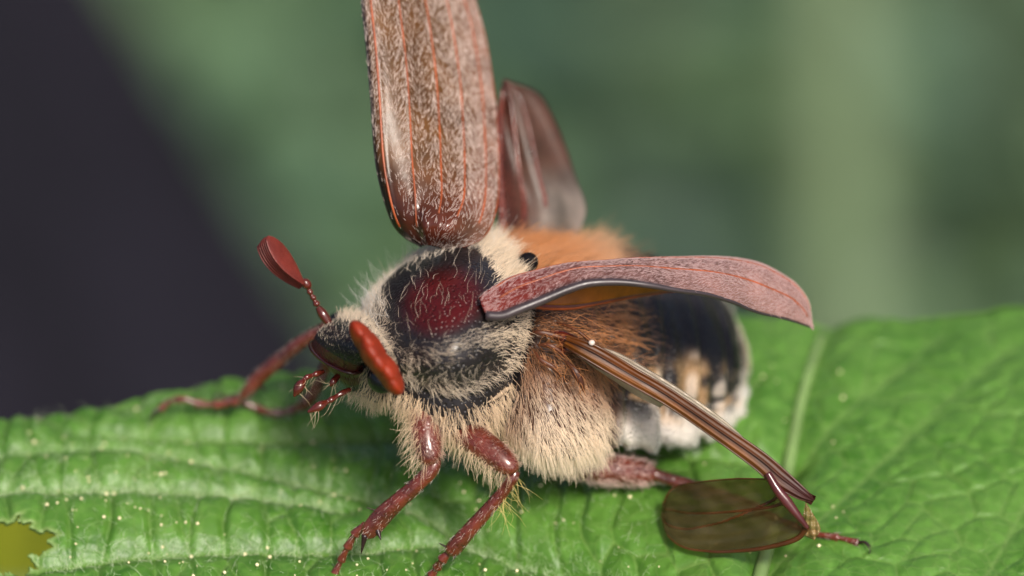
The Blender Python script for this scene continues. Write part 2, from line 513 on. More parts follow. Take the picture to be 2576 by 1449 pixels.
def make_leaf():
    root = thing('hazel_leaf', (0, 0, ZB), 'large bright green quilted leaf under the standing beetle, edge torn at one corner', 'leaf')
    xs = np.r_[np.linspace(-34, -21.6, 50)[:-1], np.linspace(-21.6, 21.6, 520), np.linspace(21.6, 38, 50)[1:]]
    ny = 430
    fe = np.interp(xs, [p[0] for p in far_edge], [p[1] for p in far_edge])
    fe = fe + 0.18 * np.abs(np.sin(xs * 1.1)) + 0.25 * np.sin(xs * 0.37)
    ne = -30 + 0.025 * (xs - 2) ** 2
    tt = np.linspace(0, 1, ny); tt = tt * 0.25 + 0.75 * (1 - (1 - tt) ** 1.9)
    X = np.repeat(xs[:, None], ny, 1); Y = ne[:, None] + (fe - ne)[:, None] * tt[None]
    Z, vein = leaf_height(X, Y)
    V = np.stack([X, Y, Z], -1).reshape(-1, 3)
    F = grid_faces(len(xs), ny)[:, ::-1]
    # torn bite at the corner: remove faces inside it
    cx, cy = X.reshape(-1)[F].mean(1), Y.reshape(-1)[F].mean(1)
    c0 = G(-40, 1395)
    ex, ey = cx - c0[0], cy - c0[1]
    ang = np.arctan2(ey, ex)
    rad = 1.75 + 0.35 * np.sin(ang * 3 + 1) + 0.22 * np.sin(ang * 9) + 0.14 * np.sin(ang * 23 + 2) + .08 * np.sin(ang * 41)
    rad = np.where(ex > 0, rad * (1 + 0.25 * np.cos(ang * 2)), 3.2)
    keep = np.hypot(ex, ey * 0.95) > rad
    far_l = (cx < c0[0] + 0.2) & (np.abs(ey + 0.3) < 2.0)
    rim = np.clip(1 - (np.hypot(ex, ey * .95) - rad) / .28, 0, 1)
    vr = vein.reshape(-1); np.maximum.at(vr, F.ravel(), np.repeat(rim, 4) * 1.1); vein = vr
    F = F[keep & ~far_l]
    used = np.unique(F); remap = -np.ones(len(V), int); remap[used] = np.arange(len(used))
    blade = mesh_obj('blade', V[used], remap[F], M_LEAF, root, attrs={'vein': vein.reshape(-1)[used]})
    sol = blade.modifiers.new('thick', 'SOLIDIFY'); sol.thickness = 0.00022; sol.offset = -1
    # raised pale ribs
    for k, r0, r1 in (('midrib', 0.40, 0.20),):
        L = VEINS[k]; z, _ = leaf_height(L[:, 0], L[:, 1])
        kz = np.convolve(np.r_[[z[0]] * 4, z, [z[-1]] * 4], np.ones(9) / 9, 'valid')
        P = np.c_[L, kz + 0.12]
        Vt, Ft = tube(P[2:], np.linspace(r1, r0, len(P) - 2), m=12)
        mesh_obj('midrib', Vt, Ft, M_LEAFVEIN, root)
    e = VEINS['midrib'][-1]
    z = leaf_height(np.array([e[0]]), np.array([e[1]]))[0][0]
    P = arc_resample([(e[0], e[1], z), (e[0] - 2, e[1] - 9, z - 1), (e[0] - 1, e[1] - 20, z - 10), (e[0] + 6, e[1] - 26, z - 26), (e[0] + 25, e[1] - 24, z - 50)], 40)
    Vt, Ft = tube(P, np.linspace(0.5, 0.9, 40), m=12, hint=(1, 0, 0))
    mesh_obj('petiole', Vt, Ft, M_LEAFVEIN, root)
    # fine hairs on the blade
    n = 5200
    hx = rng.uniform(-21, 6, n); hy = rng.uniform(-13, 6, n)
    near = rng.random(n) < 0.5
    sel = np.array(list(VEINS['v1'][10:]) + list(VEINS['v2']) + list(VEINS['v3'][10:]))
    pick = sel[rng.integers(0, len(sel), n)] + rng.normal(0, 0.35, (n, 2))
    hx = np.where(near, pick[:, 0], hx); hy = np.where(near, pick[:, 1], hy)
    ok = (np.hypot(hx - c0[0], hy - c0[1]) > 2.9) & (hy < np.interp(hx, [p[0] for p in far_edge], [p[1] for p in far_edge]) - .2)
    hx, hy = hx[ok], hy[ok]; n = len(hx)
    hz, _ = leaf_height(hx, hy)
    d0 = unit(np.c_[rng.normal(0, .6, n), rng.normal(0, .6, n), np.full(n, 0.8)])
    d1 = unit(np.c_[rng.normal(0, 1, n), rng.normal(0, 1, n), np.full(n, 0.3)])
    D = bend_hairs(n, d0, d1, rng.uniform(0.25, 0.75, n), 4)
    hair_obj('leaf_hair', np.c_[hx, hy, hz], D, M_HAIR, np.tile((0.62, 0.75, 0.45), (n, 1)), 0.007, blade, 4)
    return root, c0

leaf_root, BITE = make_leaf()

def ico_points(r=1.0):
    t = (1 + 5 ** .5) / 2
    v = unit(np.array([(-1, t, 0), (1, t, 0), (-1, -t, 0), (1, -t, 0), (0, -1, t), (0, 1, t), (0, -1, -t), (0, 1, -t), (t, 0, -1), (t, 0, 1), (-t, 0, -1), (-t, 0, 1)]))
    f = np.array([(0, 11, 5), (0, 5, 1), (0, 1, 7), (0, 7, 10), (0, 10, 11), (1, 5, 9), (5, 11, 4), (11, 10, 2), (10, 7, 6), (7, 1, 8), (3, 9, 4), (3, 4, 2), (3, 2, 6), (3, 6, 8), (3, 8, 9), (4, 9, 5), (2, 4, 11), (6, 2, 10), (8, 6, 7), (9, 8, 1)])
    return v * r, f

def make_pollen():
    n = 620
    x = rng.uniform(-21, 14, n); y = rng.uniform(-14, 8, n)
    fe = np.interp(x, [p[0] for p in far_edge], [p[1] for p in far_edge])
    ok = (y < fe - .4) & (rng.random(n) < np.clip(1.15 - (x + 21) / 34, 0.2, 1)) & (np.hypot(x - BITE[0], y - BITE[1]) > 3.0)
    x, y = x[ok], y[ok]; n = len(x)
    z, _ = leaf_height(x, y)
    iv, jf = ico_points()
    r = rng.choice([0.035, 0.05, 0.075], n, p=[.45, .3, .25]) * rng.uniform(.8, 1.2, n)
    V = (np.c_[x, y, z + r * 0.8][:, None] + iv[None] * r[:, None, None]).reshape(-1, 3)
    F = (jf[None] + (np.arange(n) * 12)[:, None, None]).reshape(-1, 3)
    m = chitin('pollen_yellow', (0.78, 0.70, 0.42), rough=0.5, var=0.15)
    o = mesh_obj('pollen', V, F, m, kind='stuff')
    o['label'] = 'tiny pale yellow pollen specks scattered over the green leaf'
    o['category'] = 'pollen'
make_pollen()

# ================================================================== BEETLE
BO = W([1250, 1150, 3.0]); BO[2] = 0.0
beetle = thing('beetle', tuple(BO * MM + np.array([0, 0, ZB])), 'furry brown beetle with raised wing cases standing on a green leaf', 'beetle')

# body: one continuous loft; every station = near side, back, far side, belly
ST = np.array([
    [(906, 931, -1.5), (829, 921, -1.5), (785, 863, 1.0), (850, 938, 0.1)],     # 0 clypeus edge
    [(915, 912, -2.0), (846, 882, -2.4), (797, 838, 1.2), (868, 968, 0.0)],     # 1 clypeus
    [(938, 895, -2.4), (878, 850, -2.7), (822, 815, 1.5), (885, 985, 0.1)],     # 2 frons
    [(968, 900, -2.4), (915, 828, -2.3), (858, 802, 2.0), (915, 1000, 0.3)],    # 3 vertex
    [(1000, 925, -1.7), (950, 832, -1.5), (890, 805, 2.2), (950, 1000, 0.6)],   # 4 neck
    [(1012, 950, -2.2), (968, 846, -2.0), (900, 806, 2.5), (975, 1005, 0.3)],   # 5 front lip
    [(1085, 985, -2.7), (1032, 796, -2.7), (935, 756, 3.4), (1020, 1030, 0.6)], # 6
    [(1165, 993, -2.7), (1108, 742, -2.5), (992, 702, 4.2), (1075, 1045, 1.0)], # 7
    [(1238, 962, -2.1), (1195, 686, -1.3), (1072, 664, 4.8), (1130, 1050, 1.6)],# 8
    [(1288, 926, -1.3), (1290, 662, 0.8), (1156, 660, 5.2), (1165, 1045, 2.2)], # 9 hind lip
    [(1296, 912, -0.5), (1300, 682, 1.6), (1176, 690, 5.4), (1190, 1045, 2.2)], # 10 waist
    [(1330, 905, -0.7), (1332, 668, 1.9), (1215, 676, 6.0), (1240, 1070, 1.6)], # 11
    [(1400, 925, -0.7), (1392, 662, 2.8), (1290, 672, 7.6), (1325, 1112, 1.2)], # 12
    [(1480, 955, 0.2), (1462, 672, 4.0), (1370, 682, 9.0), (1415, 1118, 2.4)],  # 13
    [(1560, 985, 1.6), (1545, 682, 5.3), (1450, 700, 10.4), (1510, 1076, 4.6)], # 14
    [(1660, 1012, 3.2), (1640, 692, 6.8), (1560, 715, 11.8), (1620, 1074, 6.6)],# 15
    [(1760, 1016, 5.0), (1732, 716, 8.4), (1650, 740, 12.8), (1730, 1060, 8.6)],# 16
    [(1830, 998, 7.0), (1803, 750, 9.8), (1730, 775, 13.6), (1812, 1036, 10.2)],# 17
    [(1870, 966, 9.0), (1854, 815, 11.2), (1800, 830, 13.8), (1860, 1000, 11.4)],# 18
    [(1882, 935, 11.0), (1878, 900, 11.6), (1866, 905, 12.6), (1878, 950, 12.0)],# 19
], float)
NSTAT = len(ST)
NS, NTH = 330, 128
STW = W(ST)                                           # mm
STI = catmull(STW, NS)
SPAR = np.linspace(0, NSTAT - 1, NS)
TH = np.linspace(0, 2 * np.pi, NTH, endpoint=False)
Cn = 0.5 * (STI[:, 0] + STI[:, 2])
ct, st_ = np.cos(TH), np.sin(TH)
up = (st_ >= 0)
e_sup = 0.92
cte = np.sign(ct) * np.abs(ct) ** e_sup; ste = np.sign(st_) * np.abs(st_) ** e_sup
BODY = Cn[:, None] + cte[None, :, None] * (STI[:, 0] - Cn)[:, None] + np.where(up, ste, 0)[None, :, None] * (STI[:, 1] - Cn)[:, None] \
    - np.where(up, 0, ste)[None, :, None] * (STI[:, 3] - Cn)[:, None]
SS = np.repeat(SPAR[:, None], NTH, 1); TT = np.repeat(TH[None], NS, 0)

def grid_normals(P):
    ds = np.gradient(P, axis=0)
    dt = np.roll(P, -1, 1) - np.roll(P, 1, 1)
    n = unit(np.cross(dt, ds))
    return n, unit(ds)
NRM, TAN = grid_normals(BODY)
flip = np.sign(((BODY - BODY.mean(1, keepdims=True)) * NRM).sum(-1).mean())
NRM *= flip
# relief: abdominal segments, pronotum punctures, frons unevenness
seg = np.zeros_like(SS)
for s0 in (14.2, 15.1, 16.0, 16.9, 17.7):
    seg -= 0.22 * np.exp(-((SS - s0) / 0.09) ** 2)
    seg += 0.10 * np.exp(-((SS - s0 + 0.22) / 0.16) ** 2)
ridge = 0.10 * np.exp(-((SS - 9.0) / 0.08) ** 2) + 0.12 * np.exp(-((SS - 5.0) / 0.10) ** 2) - 0.18 * np.exp(-((SS - 10.0) / 0.25) ** 2) - .1 * np.exp(-((SS - 4.3) / .3) ** 2)
lat = (SS > 5) & (SS < 9.1) & ((TT < 0.12) | (TT > 6.2))
BODY = BODY + NRM * (seg + ridge + 0.06 * np.sin(SS * 9.1 + TT * 3) * (SS > 13))[..., None]
NRM, TAN = grid_normals(BODY); NRM *= flip

def sm(x, a, b):
    t = np.clip((x - a) / (b - a), 0, 1)
    return t * t * (3 - 2 * t)

# skin colours by anatomy
def mixc(base, col, f):
    return base * (1 - f[..., None]) + np.array(col) * f[..., None]
skin = np.zeros(SS.shape + (3,)) + np.array((0.012, 0.010, 0.011))
thd = TT / np.pi                                       # 0 near, .5 back, 1 far, 1.5 belly
BPX, BPY = PX(BODY)
def spot(cx, cy, rx, ry, ang=0.0, pw=2):
    ca, sa = math.cos(ang), math.sin(ang)
    dx, dy = BPX - cx, BPY - cy
    return np.exp(-np.abs(((dx * ca + dy * sa) / rx)) ** pw - np.abs(((-dx * sa + dy * ca) / ry)) ** pw) * (thd < 0.9)
on_pron = (SS > 5.05) & (SS < 9.3)
skin = mixc(skin, (0.048, 0.003, 0.003), sm(spot(1112, 758, 125, 92, -.35), .30, .75) * on_pron)
skin = mixc(skin, (0.05, 0.010, 0.008), (SS < 0.7) * 1.0)
skin = mixc(skin, (0.055, 0.024, 0.013), sm(SS, 10.5, 11.2) * (1 - sm(SS, 13.6, 14.4)))
side = sm(np.abs(np.where(thd > 1.5, thd - 2, thd)), 0.0, 1) * 0
near_side = np.where(thd > 1.5, thd - 2, thd)          # -.5 belly .. 0 near .. .5 back
abd = sm(SS, 13.8, 14.3)
latf = (1 - sm(near_side + .05 * vnoise(SS * 3, TT * 3, 1.0, 6), 0.07, 0.19)) * (near_side > -0.6) + 0
pat = vnoise(SS * 3.1, TT * 5.0, 1.0, 4)
skin = mixc(skin, (0.26, 0.16, 0.08), abd * latf * sm(pat, -0.5, 0.4))
skin = mixc(skin, (0.55, 0.47, 0.40), abd * latf * sm(np.sin(SS * 2 * np.pi / .87 + 1.2) + .9 * vnoise(SS * 2.3, TT * 6, 1.0, 9) - 6 * np.maximum(near_side - .02, 0), .1, .9) * .55)
skin = mixc(skin, (0.60, 0.55, 0.50), abd * latf * (1 - sm(near_side, -0.14, 0.0)) * 0.9)
skin = mixc(skin, (0.45, 0.33, 0.22), sm(SS, 17.6, 18.3) * 0.9)
skin = mixc(skin, (0.62, 0.58, 0.54), sm(SS, 17.2, 18.0) * (1 - sm(near_side, -0.1, 0.22)))
Vb = BODY.reshape(-1, 3)
Fb = grid_faces(NS, NTH, True).tolist()
Fb.append(list(range(NTH))[::-1]); Fb.append([(NS - 1) * NTH + k for k in range(NTH)])
body = mesh_obj('body', Vb, Fb, M_BODY, beetle, attrs={'skin': skin.reshape(-1, 3)})

# raised rim round the clypeus
ei = np.r_[np.arange(NTH - 4, NTH), np.arange(0, NTH // 2 + 4)]
P = arc_resample(BODY[1, ei], 50)
P = P + (P - BODY[1].mean(0)) * 0.03
Vt, Ft = tube(P, 0.085, 0.12, hint=FV, m=10)
mesh_obj('clypeus_rim', Vt, Ft, M_RIM, body)

# eyes
def ellipsoid(c, ax, rad, n=28, m=36):
    ph = np.linspace(0.02, np.pi - 0.02, n); th = np.linspace(0, 2 * np.pi, m, endpoint=False)
    S = np.stack([np.sin(ph)[:, None] * np.cos(th), np.sin(ph)[:, None] * np.sin(th), np.repeat(np.cos(ph)[:, None], m, 1)], -1)
    V = c + (S * np.array(rad)) @ np.asarray(ax)
    F = grid_faces(n, m, True).tolist(); F.append(list(range(m))[::-1]); F.append([(n - 1) * m + k for k in range(m)])
    return V.reshape(-1, 3), F
for c in ((962, 950, -2.3), (856, 822, 3.0)):
    Vt, Ft = ellipsoid(W(c), np.eye(3), (0.62, 0.66, 0.62))
    mesh_obj('eye', Vt, Ft, M_EYE, body)

# ------------------------------------------------------------------ fur
CREAM = np.array(lin(226, 202, 172)); GREY = np.array(lin(208, 188, 164)); ORANGE = np.array(lin(196, 118, 62))
BROWN = np.array(lin(150, 98, 64)); WHITE = np.array(lin(240, 235, 228)); TAN_ = np.array(lin(222, 190, 152))
DOWN = -UV
area = np.linalg.norm(np.cross(np.roll(BODY, -1, 1) - BODY, np.roll(BODY, -1, 0) - BODY), axis=-1); area[-1] = 0

def fur(name, dens, length, cols, d0w, d1w, rad=0.02, npts=6, curl=0.10, lenj=0.35, clump=0.0):
    """dens/mm2 grid; d0w,d1w: (normal, rearward, down, random) weights"""
    w = (dens * area).ravel(); tot = w.sum(); n = int(tot)
    if n < 1:
        return
    idx = rng.choice(w.size, n, p=w / tot)
    i, j = np.unravel_index(idx, SS.shape)
    a, b = rng.random(n)[:, None], rng.random(n)[:, None]
    i2 = np.minimum(i + 1, NS - 1); j2 = (j + 1) % NTH
    R = BODY[i, j] * (1 - a) * (1 - b) + BODY[i2, j] * a * (1 - b) + BODY[i, j2] * (1 - a) * b + BODY[i2, j2] * a * b
    N, T = NRM[i, j], TAN[i, j]
    rnd = rng.normal(size=(n, 3))
    if clump > 0:
        cid = (np.floor(SS[i, j] * 9) * 71 + np.floor(TT[i, j] * 11)).astype(int)
        tab = rng.normal(size=(4096, 3)); rnd = rnd * (1 - clump) + tab[cid % 4096] * clump
    mk = lambda q: unit(N * q[0] + T * q[1] + DOWN * q[2] + rnd * q[3])
    Lh = length[i, j] if isinstance(length, np.ndarray) else length
    Lh = Lh * rng.uniform(1 - lenj, 1 + lenj, n)
    D = bend_hairs(n, mk(d0w), mk(d1w), Lh, npts, curl)
    c = cols[i, j] if isinstance(cols, np.ndarray) and cols.ndim == 3 else np.tile(np.asarray(cols), (n, 1))
    c = np.clip(c * rng.uniform(0.72, 1.12, (n, 1)), 0, 0.95)
    hair_obj(name, R - N * 0.03, D, M_HAIR, c, rad, body, npts)

near_vis = np.where(thd > 1.5, thd - 2, thd)
def band(x, a, b, soft):
    return sm(x, a - soft, a + soft) * (1 - sm(x, b - soft, b + soft))
pron = band(SS, 4.9, 9.2, 0.12)
bare = np.clip(1.5 * spot(1106, 750, 152, 112, -.28, 6), 0, 1) * on_pron
bare2 = np.clip(1.2 * spot(1195, 914, 85, 30, -.15) + 1.1 * spot(1062, 946, 36, 30) + .75 * spot(1170, 955, 105, 36, -.1), 0, 1) * on_pron * (near_vis < .4)
cover = np.clip(1 - bare - bare2, 0.0, 1)
farside = sm(thd, 0.62, 0.75) * (thd < 1.5)
G3 = np.zeros(SS.shape + (3,))
pc = mixc(G3 + GREY, CREAM, sm(SS, 7.0, 9))
# pronotum: near band combed down, far flank standing up
fur('fur', pron * cover * 130 * (thd < 0.62), 0.42, pc, (0.40, 0.35, -0.10, 0.22), (0.05, 0.5, 0.45, 0.22), 0.0118, curl=.14, clump=.65)
fur('fur', pron * cover * 120 * band(thd, .60, 1.15, .04), 0.46, mixc(G3 + CREAM, WHITE * .8, .3 + 0 * SS), (0.6, 0.7, 0.0, 0.25), (0.2, 0.9, .1, 0.3), 0.0120, curl=.14, clump=.5)
fur('fur', bare * 3.0 * on_pron, 0.60, GREY * .8, (0.7, 0.3, -0.5, 0.3), (0.3, 0.5, -0.4, 0.45), 0.0085, curl=.25)
fur('fur', bare2 * 17 * on_pron, 0.48, GREY * .8, (0.2, -.5, 0.5, 0.3), (0.05, .2, 0.8, 0.4), 0.0090, curl=.25)
# sparse long hairs breaking the outline
fur('fur', pron * (1 - bare) * band(thd, .55, 1.05, .05) * 8, 0.95, WHITE * .8, (1, 0.1, -.1, 0.25), (0.8, 0.3, -.2, 0.3), 0.0085, curl=.10)
# long fringe at the rear edge of the pronotum
fur('fur', band(SS, 8.35, 9.2, 0.12) * band(thd, 0.30, 1.0, 0.04) * 150, 0.80, mixc(G3 + CREAM, (.78, .64, .44), .3 + 0 * SS), (0.5, 0.9, -.1, 0.2), (0.15, 1, 0.0, 0.18), 0.0125, clump=.6)
# fringe below the near margin and under the head
fur('fur', band(SS, 4.4, 9.6, 0.15) * band(near_vis, -0.32, -0.05, 0.02) * 95, 0.62, TAN_, (0.4, 0.15, 0.6, 0.3), (0.1, 0.15, 1, 0.3), 0.0120, clump=.65)
fur('fur', band(SS, .8, 4.4, 0.2) * band(near_vis, -0.48, -0.04, 0.02) * 85, 0.50, TAN_ * .9, (0.5, -0.1, 0.6, 0.35), (0.1, -0.2, 0.9, 0.35), 0.0110, clump=.5)
# head: short grey setae on frons, longer behind
fur('fur', band(SS, 0.9, 2.7, 0.15) * band(thd, 0.02, 0.98, 0.03) * 100, 0.13, GREY * .8, (0.35, 0.8, 0, 0.3), (0.1, 1, 0, 0.3), 0.0100, 4)
fur('fur', band(SS, 2.6, 4.9, 0.2) * band(thd, 0.0, 1.1, 0.03) * 80, 0.46, CREAM * 0.9, (0.7, 0.3, 0, 0.3), (0.4, 0.7, 0.3, 0.35), 0.0110, clump=.6)
# thorax: orange back, brown flank, cream breast
thx = band(SS, 10.2, 14.0, 0.25)
fur('fur', thx * band(thd, 0.38, 1.15, 0.05) * 75, 1.15, mixc(G3 + ORANGE, TAN_, .06 + .25 * sm(SS, 12, 14)), (0.55, 0.9, -0.1, 0.28), (0.15, 1, 0.1, 0.28), 0.0125, clump=.75)
patch = .35 + .65 * sm(vnoise(SS * 2.2, TT * 5.5, 1.0, 12), -.5, .5)
fur('fur', thx * patch * band(near_vis, 0.03, 0.42, 0.03) * 48, 0.8, mixc(G3 + BROWN, ORANGE, sm(near_vis, .1, .35)), (0.3, 0.8, 0.15, 0.3), (0.05, 1, 0.3, 0.35), 0.0110, curl=.22, clump=.7)
bcol = mixc(G3 + CREAM * 1.12, BROWN * 1.15, sm(near_vis, -0.12, 0.02))
bcol = mixc(bcol, BROWN, .6 * (1 - sm(SS, 10.8, 11.6)))  # browner behind the pronotum: its shade is put into the hair colour
fur('fur', band(SS, 10.5, 13.6, 0.25) * band(near_vis, -0.55, 0.06, 0.03) * (.55 + .45 * sm(vnoise(SS * 3, TT * 6, 1.0, 13), -.7, .3)) * 150, 0.72, bcol, (0.3, 0.45, 0.55, 0.18), (0.05, 0.25, 1.0, 0.2), 0.0122, clump=.7)
# abdomen: short white down low on the sides, sparse tan hairs above
abm = band(SS, 14.1, 18.9, 0.15)
fur('fur', abm * band(near_vis, -0.5, -0.03, 0.05) * 90, 0.22, WHITE, (0.12, 1, 0.1, 0.15), (0.05, 1, 0.1, 0.15), 0.012, 4)
fur('fur', abm * band(near_vis, -0.02, 0.16, 0.03) * 20, 0.22, TAN_, (0.2, 1, 0.1, 0.2), (0.05, 1, 0.1, 0.2), 0.010, 4)
fur('fur', band(SS, 17.2, 19, 0.15) * 70, 0.22, WHITE * np.array((1, .93, .84)), (0.15, 0.9, 0.1, 0.2), (0.1, 1, 0.2, 0.2), 0.012, 4)
fur('fur', band(SS, 13.2, 14.6, 0.25) * band(thd, 0.03, 0.9, 0.05) * 16, 0.9, BROWN * 1.15, (0.25, 1, 0, 0.3), (0.05, 1, 0.2, 0.3), 0.0105, curl=.2, clump=.6)
fur('fur', band(SS, 11.2, 13.9, .2) * band(near_vis, .02, .34, .03) * 5, 1.7, ORANGE * 1.15, (.35, 1, -.05, .35), (.1, 1, .35, .4), 0.0125, 8, curl=.3, clump=.8)
# edge of the pronotum: black bead and the pale flap below it
ks = np.array([int(x / (NSTAT - 1) * (NS - 1)) for x in np.linspace(5.15, 9.0, 40)])
P = arc_resample(BODY[ks, 0], 60)
Vt, Ft = tube(P, np.interp(np.linspace(0, 1, 60), [0, .5, 1], [.05, .06, .07]), hint=FV, m=8)
mesh_obj('pronotum_edge', Vt, Ft, M_EYE, body)
ks = np.array([int(x / (NSTAT - 1) * (NS - 1)) for x in np.linspace(7.9, 9.05, 30)])
P = arc_resample(BODY[ks, NTH - 3] - UV * .10, 50)
Vt, Ft = tube(P, np.interp(np.linspace(0, 1, 50), [0, .5, 1], [.02, .10, .08]), hint=FV, m=10)
mesh_obj('pale_flap', Vt, Ft, chitin('pale_flap_skin', (.36, .26, .17), rough=.6, vscale=1500), body)
Vt, Ft = ellipsoid(W([1328, 660, .75]), np.eye(3), (.42, .42, .40)); mesh_obj('scutellum', Vt, Ft, chitin('scutellum_black', (.005, .004, .005), rough=.6, pit=.4, spec=.1), body)

# ------------------------------------------------------------------ limbs
def limb(name, pts, parent, mat, m=18, n=60, hint=FV, tag=None):
    """pts: (px, py, w, radius_mm[, radius2])"""
    pts = np.array([tuple(p) if len(p) == 5 else tuple(p) + (p[3],) for p in pts], float)
    Q = arc_resample(np.c_[W(pts[:, :3]), pts[:, 3:5]], n)
    V, F = tube(Q[:, :3], np.maximum(Q[:, 3], 0.01), np.maximum(Q[:, 4], 0.01), hint=hint, m=m)
    o = mesh_obj(name, V, F, mat, parent)
    return o, Q

def limb_hair(parent, Q, n, length, col, lean, rad=0.010, side=None, spread=0.25, name='bristle', down=0.0):
    """hairs on a tube, leaning along it; side = preferred outward direction"""
    P, T = Q[:, :3], unit(np.gradient(Q[:, :3], axis=0))
    k = rng.integers(2, len(P) - 2, n)
    R = unit(np.cross(T[k], rng.normal(size=(n, 3))))
    if side is not None:
        R = unit(R + np.asarray(side) * 1.2); R = unit(R - T[k] * (R * T[k]).sum(1, keepdims=True))
    r = 0.5 * (Q[k, 3] + Q[k, 4])
    d0 = unit(R * (1 - lean) + T[k] * lean + rng.normal(0, spread, (n, 3)))
    d1 = unit(R * (1 - lean) * .4 + T[k] * lean + DOWN * down + rng.normal(0, spread, (n, 3)))
    D = bend_hairs(n, d0, d1, length * rng.uniform(.6, 1.3, n), 4, .08)
    c = np.clip(np.asarray(col) * rng.uniform(.75, 1.1, (n, 1)), 0, .95)
    hair_obj(name, P[k] + R * (r * 0.95)[:, None], D, M_HAIR, c, rad, parent, 4)

def tarsus(parent, pts, r=0.20, nseg=5, mat=None):
    pts = np.asarray(pts, float)
    Q = arc_resample(W(pts), 20 * nseg)
    s = np.linspace(0, nseg, 20 * nseg); f = s - np.floor(np.minimum(s, nseg - 1e-6))
    rad = r * (0.62 + 0.5 * f ** 1.6) * (1 - 0.06 * s)
    rad[-1] = r * 0.3
    V, F = tube(Q, rad, rad * 0.9, hint=FV, m=12)
    o = mesh_obj('tarsus', V, F, mat or M_LEG, parent)
    limb_hair(parent, np.c_[Q, rad, rad], 80, 0.2, np.array(lin(205, 190, 180)), 0.85, 0.0085)
    T = unit(Q[-1] - Q[-6]); S = unit(np.cross(T, UV))
    for sgn in (-1, 1):
        a = Q[-2]
        C = arc_resample([a, a + T * .3 + S * sgn * .16 + UV * .10, a + T * .55 + S * sgn * .26 - UV * .12, a + T * .55 + S * sgn * .30 - UV * .30], 12)
        V, F = tube(C, np.linspace(.075, .012, 12), hint=FV, m=8)
        mesh_obj('claw', V, F, M_LEGDARK, parent)
    return Q

def spike(parent, a, b, r, name='tibial_tooth', mat=None):
    A, B = W(a), W(b)
    P = arc_resample([A, A * .5 + B * .5, B], 10)
    V, F = tube(P, np.linspace(r, 0.015, 10), hint=FV, m=9)
    mesh_obj(name, V, F, mat or M_LEGDARK, parent)

def leg(label=None):
    o = group_empty('leg', beetle)
    if label:
        o['label'] = label
    return o

PALE = np.array(lin(190, 150, 130)); BRIS = np.array(lin(205, 190, 180))
# near foreleg
g = leg('front leg with broad toothed red tibia')
o, Q = limb('femur', [(1052, 1000, -1.2, .42), (1066, 1050, -1.8, .56), (1072, 1100, -2.1, .58), (1080, 1145, -2.3, .50), (1088, 1168, -2.3, .30)], g, M_LEG)
limb_hair(g, Q, 900, .26, PALE, .5, .0085)
limb_hair(g, Q, 160, .85, TAN_, .35, .014, side=-RV, down=.3)
o, Q = limb('tibia', [(1096, 1152, -2.3, .22), (1086, 1180, -2.3, .30), (1050, 1218, -2.1, .31), (1000, 1262, -1.8, .34), (960, 1300, -1.5, .40, .3), (930, 1335, -1.3, .36, .22), (916, 1350, -1.2, .16, .12)], g, M_LEG)
limb_hair(g, Q, 247, .20, BRIS, .88, .0085)
spike(g, (945, 1322, -1.4), (958, 1358, -1.6), .20)
spike(g, (918, 1345, -1.3), (908, 1393, -1.2), .15)
spike(g, (960, 1290, -1.5), (922, 1276, -1.7), .05, 'tibial_spur')
tarsus(g, [(918, 1318, -1.2), (892, 1345, -.9), (870, 1385, -.5), (850, 1425, -.1), (822, 1482, .2)], .21)
# near middle leg
g = leg('middle leg bent at the knee with slender bristly tibia')
o, Q = limb('femur', [(1110, 1035, .2, .40), (1140, 1062, -1.0, .52), (1185, 1098, -1.8, .60), (1240, 1140, -2.3, .58), (1278, 1172, -2.6, .46), (1292, 1190, -2.6, .26)], g, M_LEG)
limb_hair(g, Q, 1100, .24, PALE, .5, .0085)
limb_hair(g, Q, 240, .75, TAN_, .3, .014, side=DOWN - RV * .6, down=.4)
o, Q = limb('tibia', [(1296, 1185, -2.6, .20), (1288, 1205, -2.6, .24), (1265, 1238, -2.3, .25), (1220, 1290, -1.9, .28), (1175, 1340, -1.5, .31), (1140, 1380, -1.1, .34), (1130, 1394, -1.0, .20)], g, M_LEG)
limb_hair(g, Q, 247, .22, BRIS, .88, .0085)
limb_hair(g, Q[:30], 34, 1.1, np.array(lin(225, 195, 110)), .3, .010, side=RV - UV * .3, spread=.2)
spike(g, (1148, 1385, -1.1), (1142, 1406, -1.2), .12)
spike(g, (1122, 1376, -1.1), (1104, 1366, -1.2), .05, 'tibial_spur')
tarsus(g, [(1132, 1388, -1.0), (1112, 1408, -.8), (1092, 1438, -.3), (1068, 1465, 0), (1045, 1490, .2)], .22)
# near hind leg
g = leg('hind leg stretched back with furry pinkish femur')
o, Q = limb('femur', [(1380, 1130, 2.6, .50), (1440, 1165, 3.0, .56), (1520, 1180, 3.4, .60), (1600, 1188, 3.8, .54), (1645, 1192, 3.9, .34)], g, M_LEG)
limb_hair(g, Q, 1000, .30, np.array(lin(225, 185, 175)), .5, .014)
o, Q = limb('tibia', [(1635, 1188, 3.9, .24), (1665, 1200, 3.9, .26), (1735, 1222, 3.7, .28), (1820, 1252, 3.4, .30), (1895, 1282, 3.0, .34), (1915, 1290, 2.9, .18)], g, M_LEG)
limb_hair(g, Q, 300, .2, BRIS, .88, .0085)
tarsus(g, [(1905, 1284, 2.9), (1970, 1312, 2.5), (2040, 1340, 2.1), (2110, 1353, 1.8), (2160, 1366, 1.6)], .22)
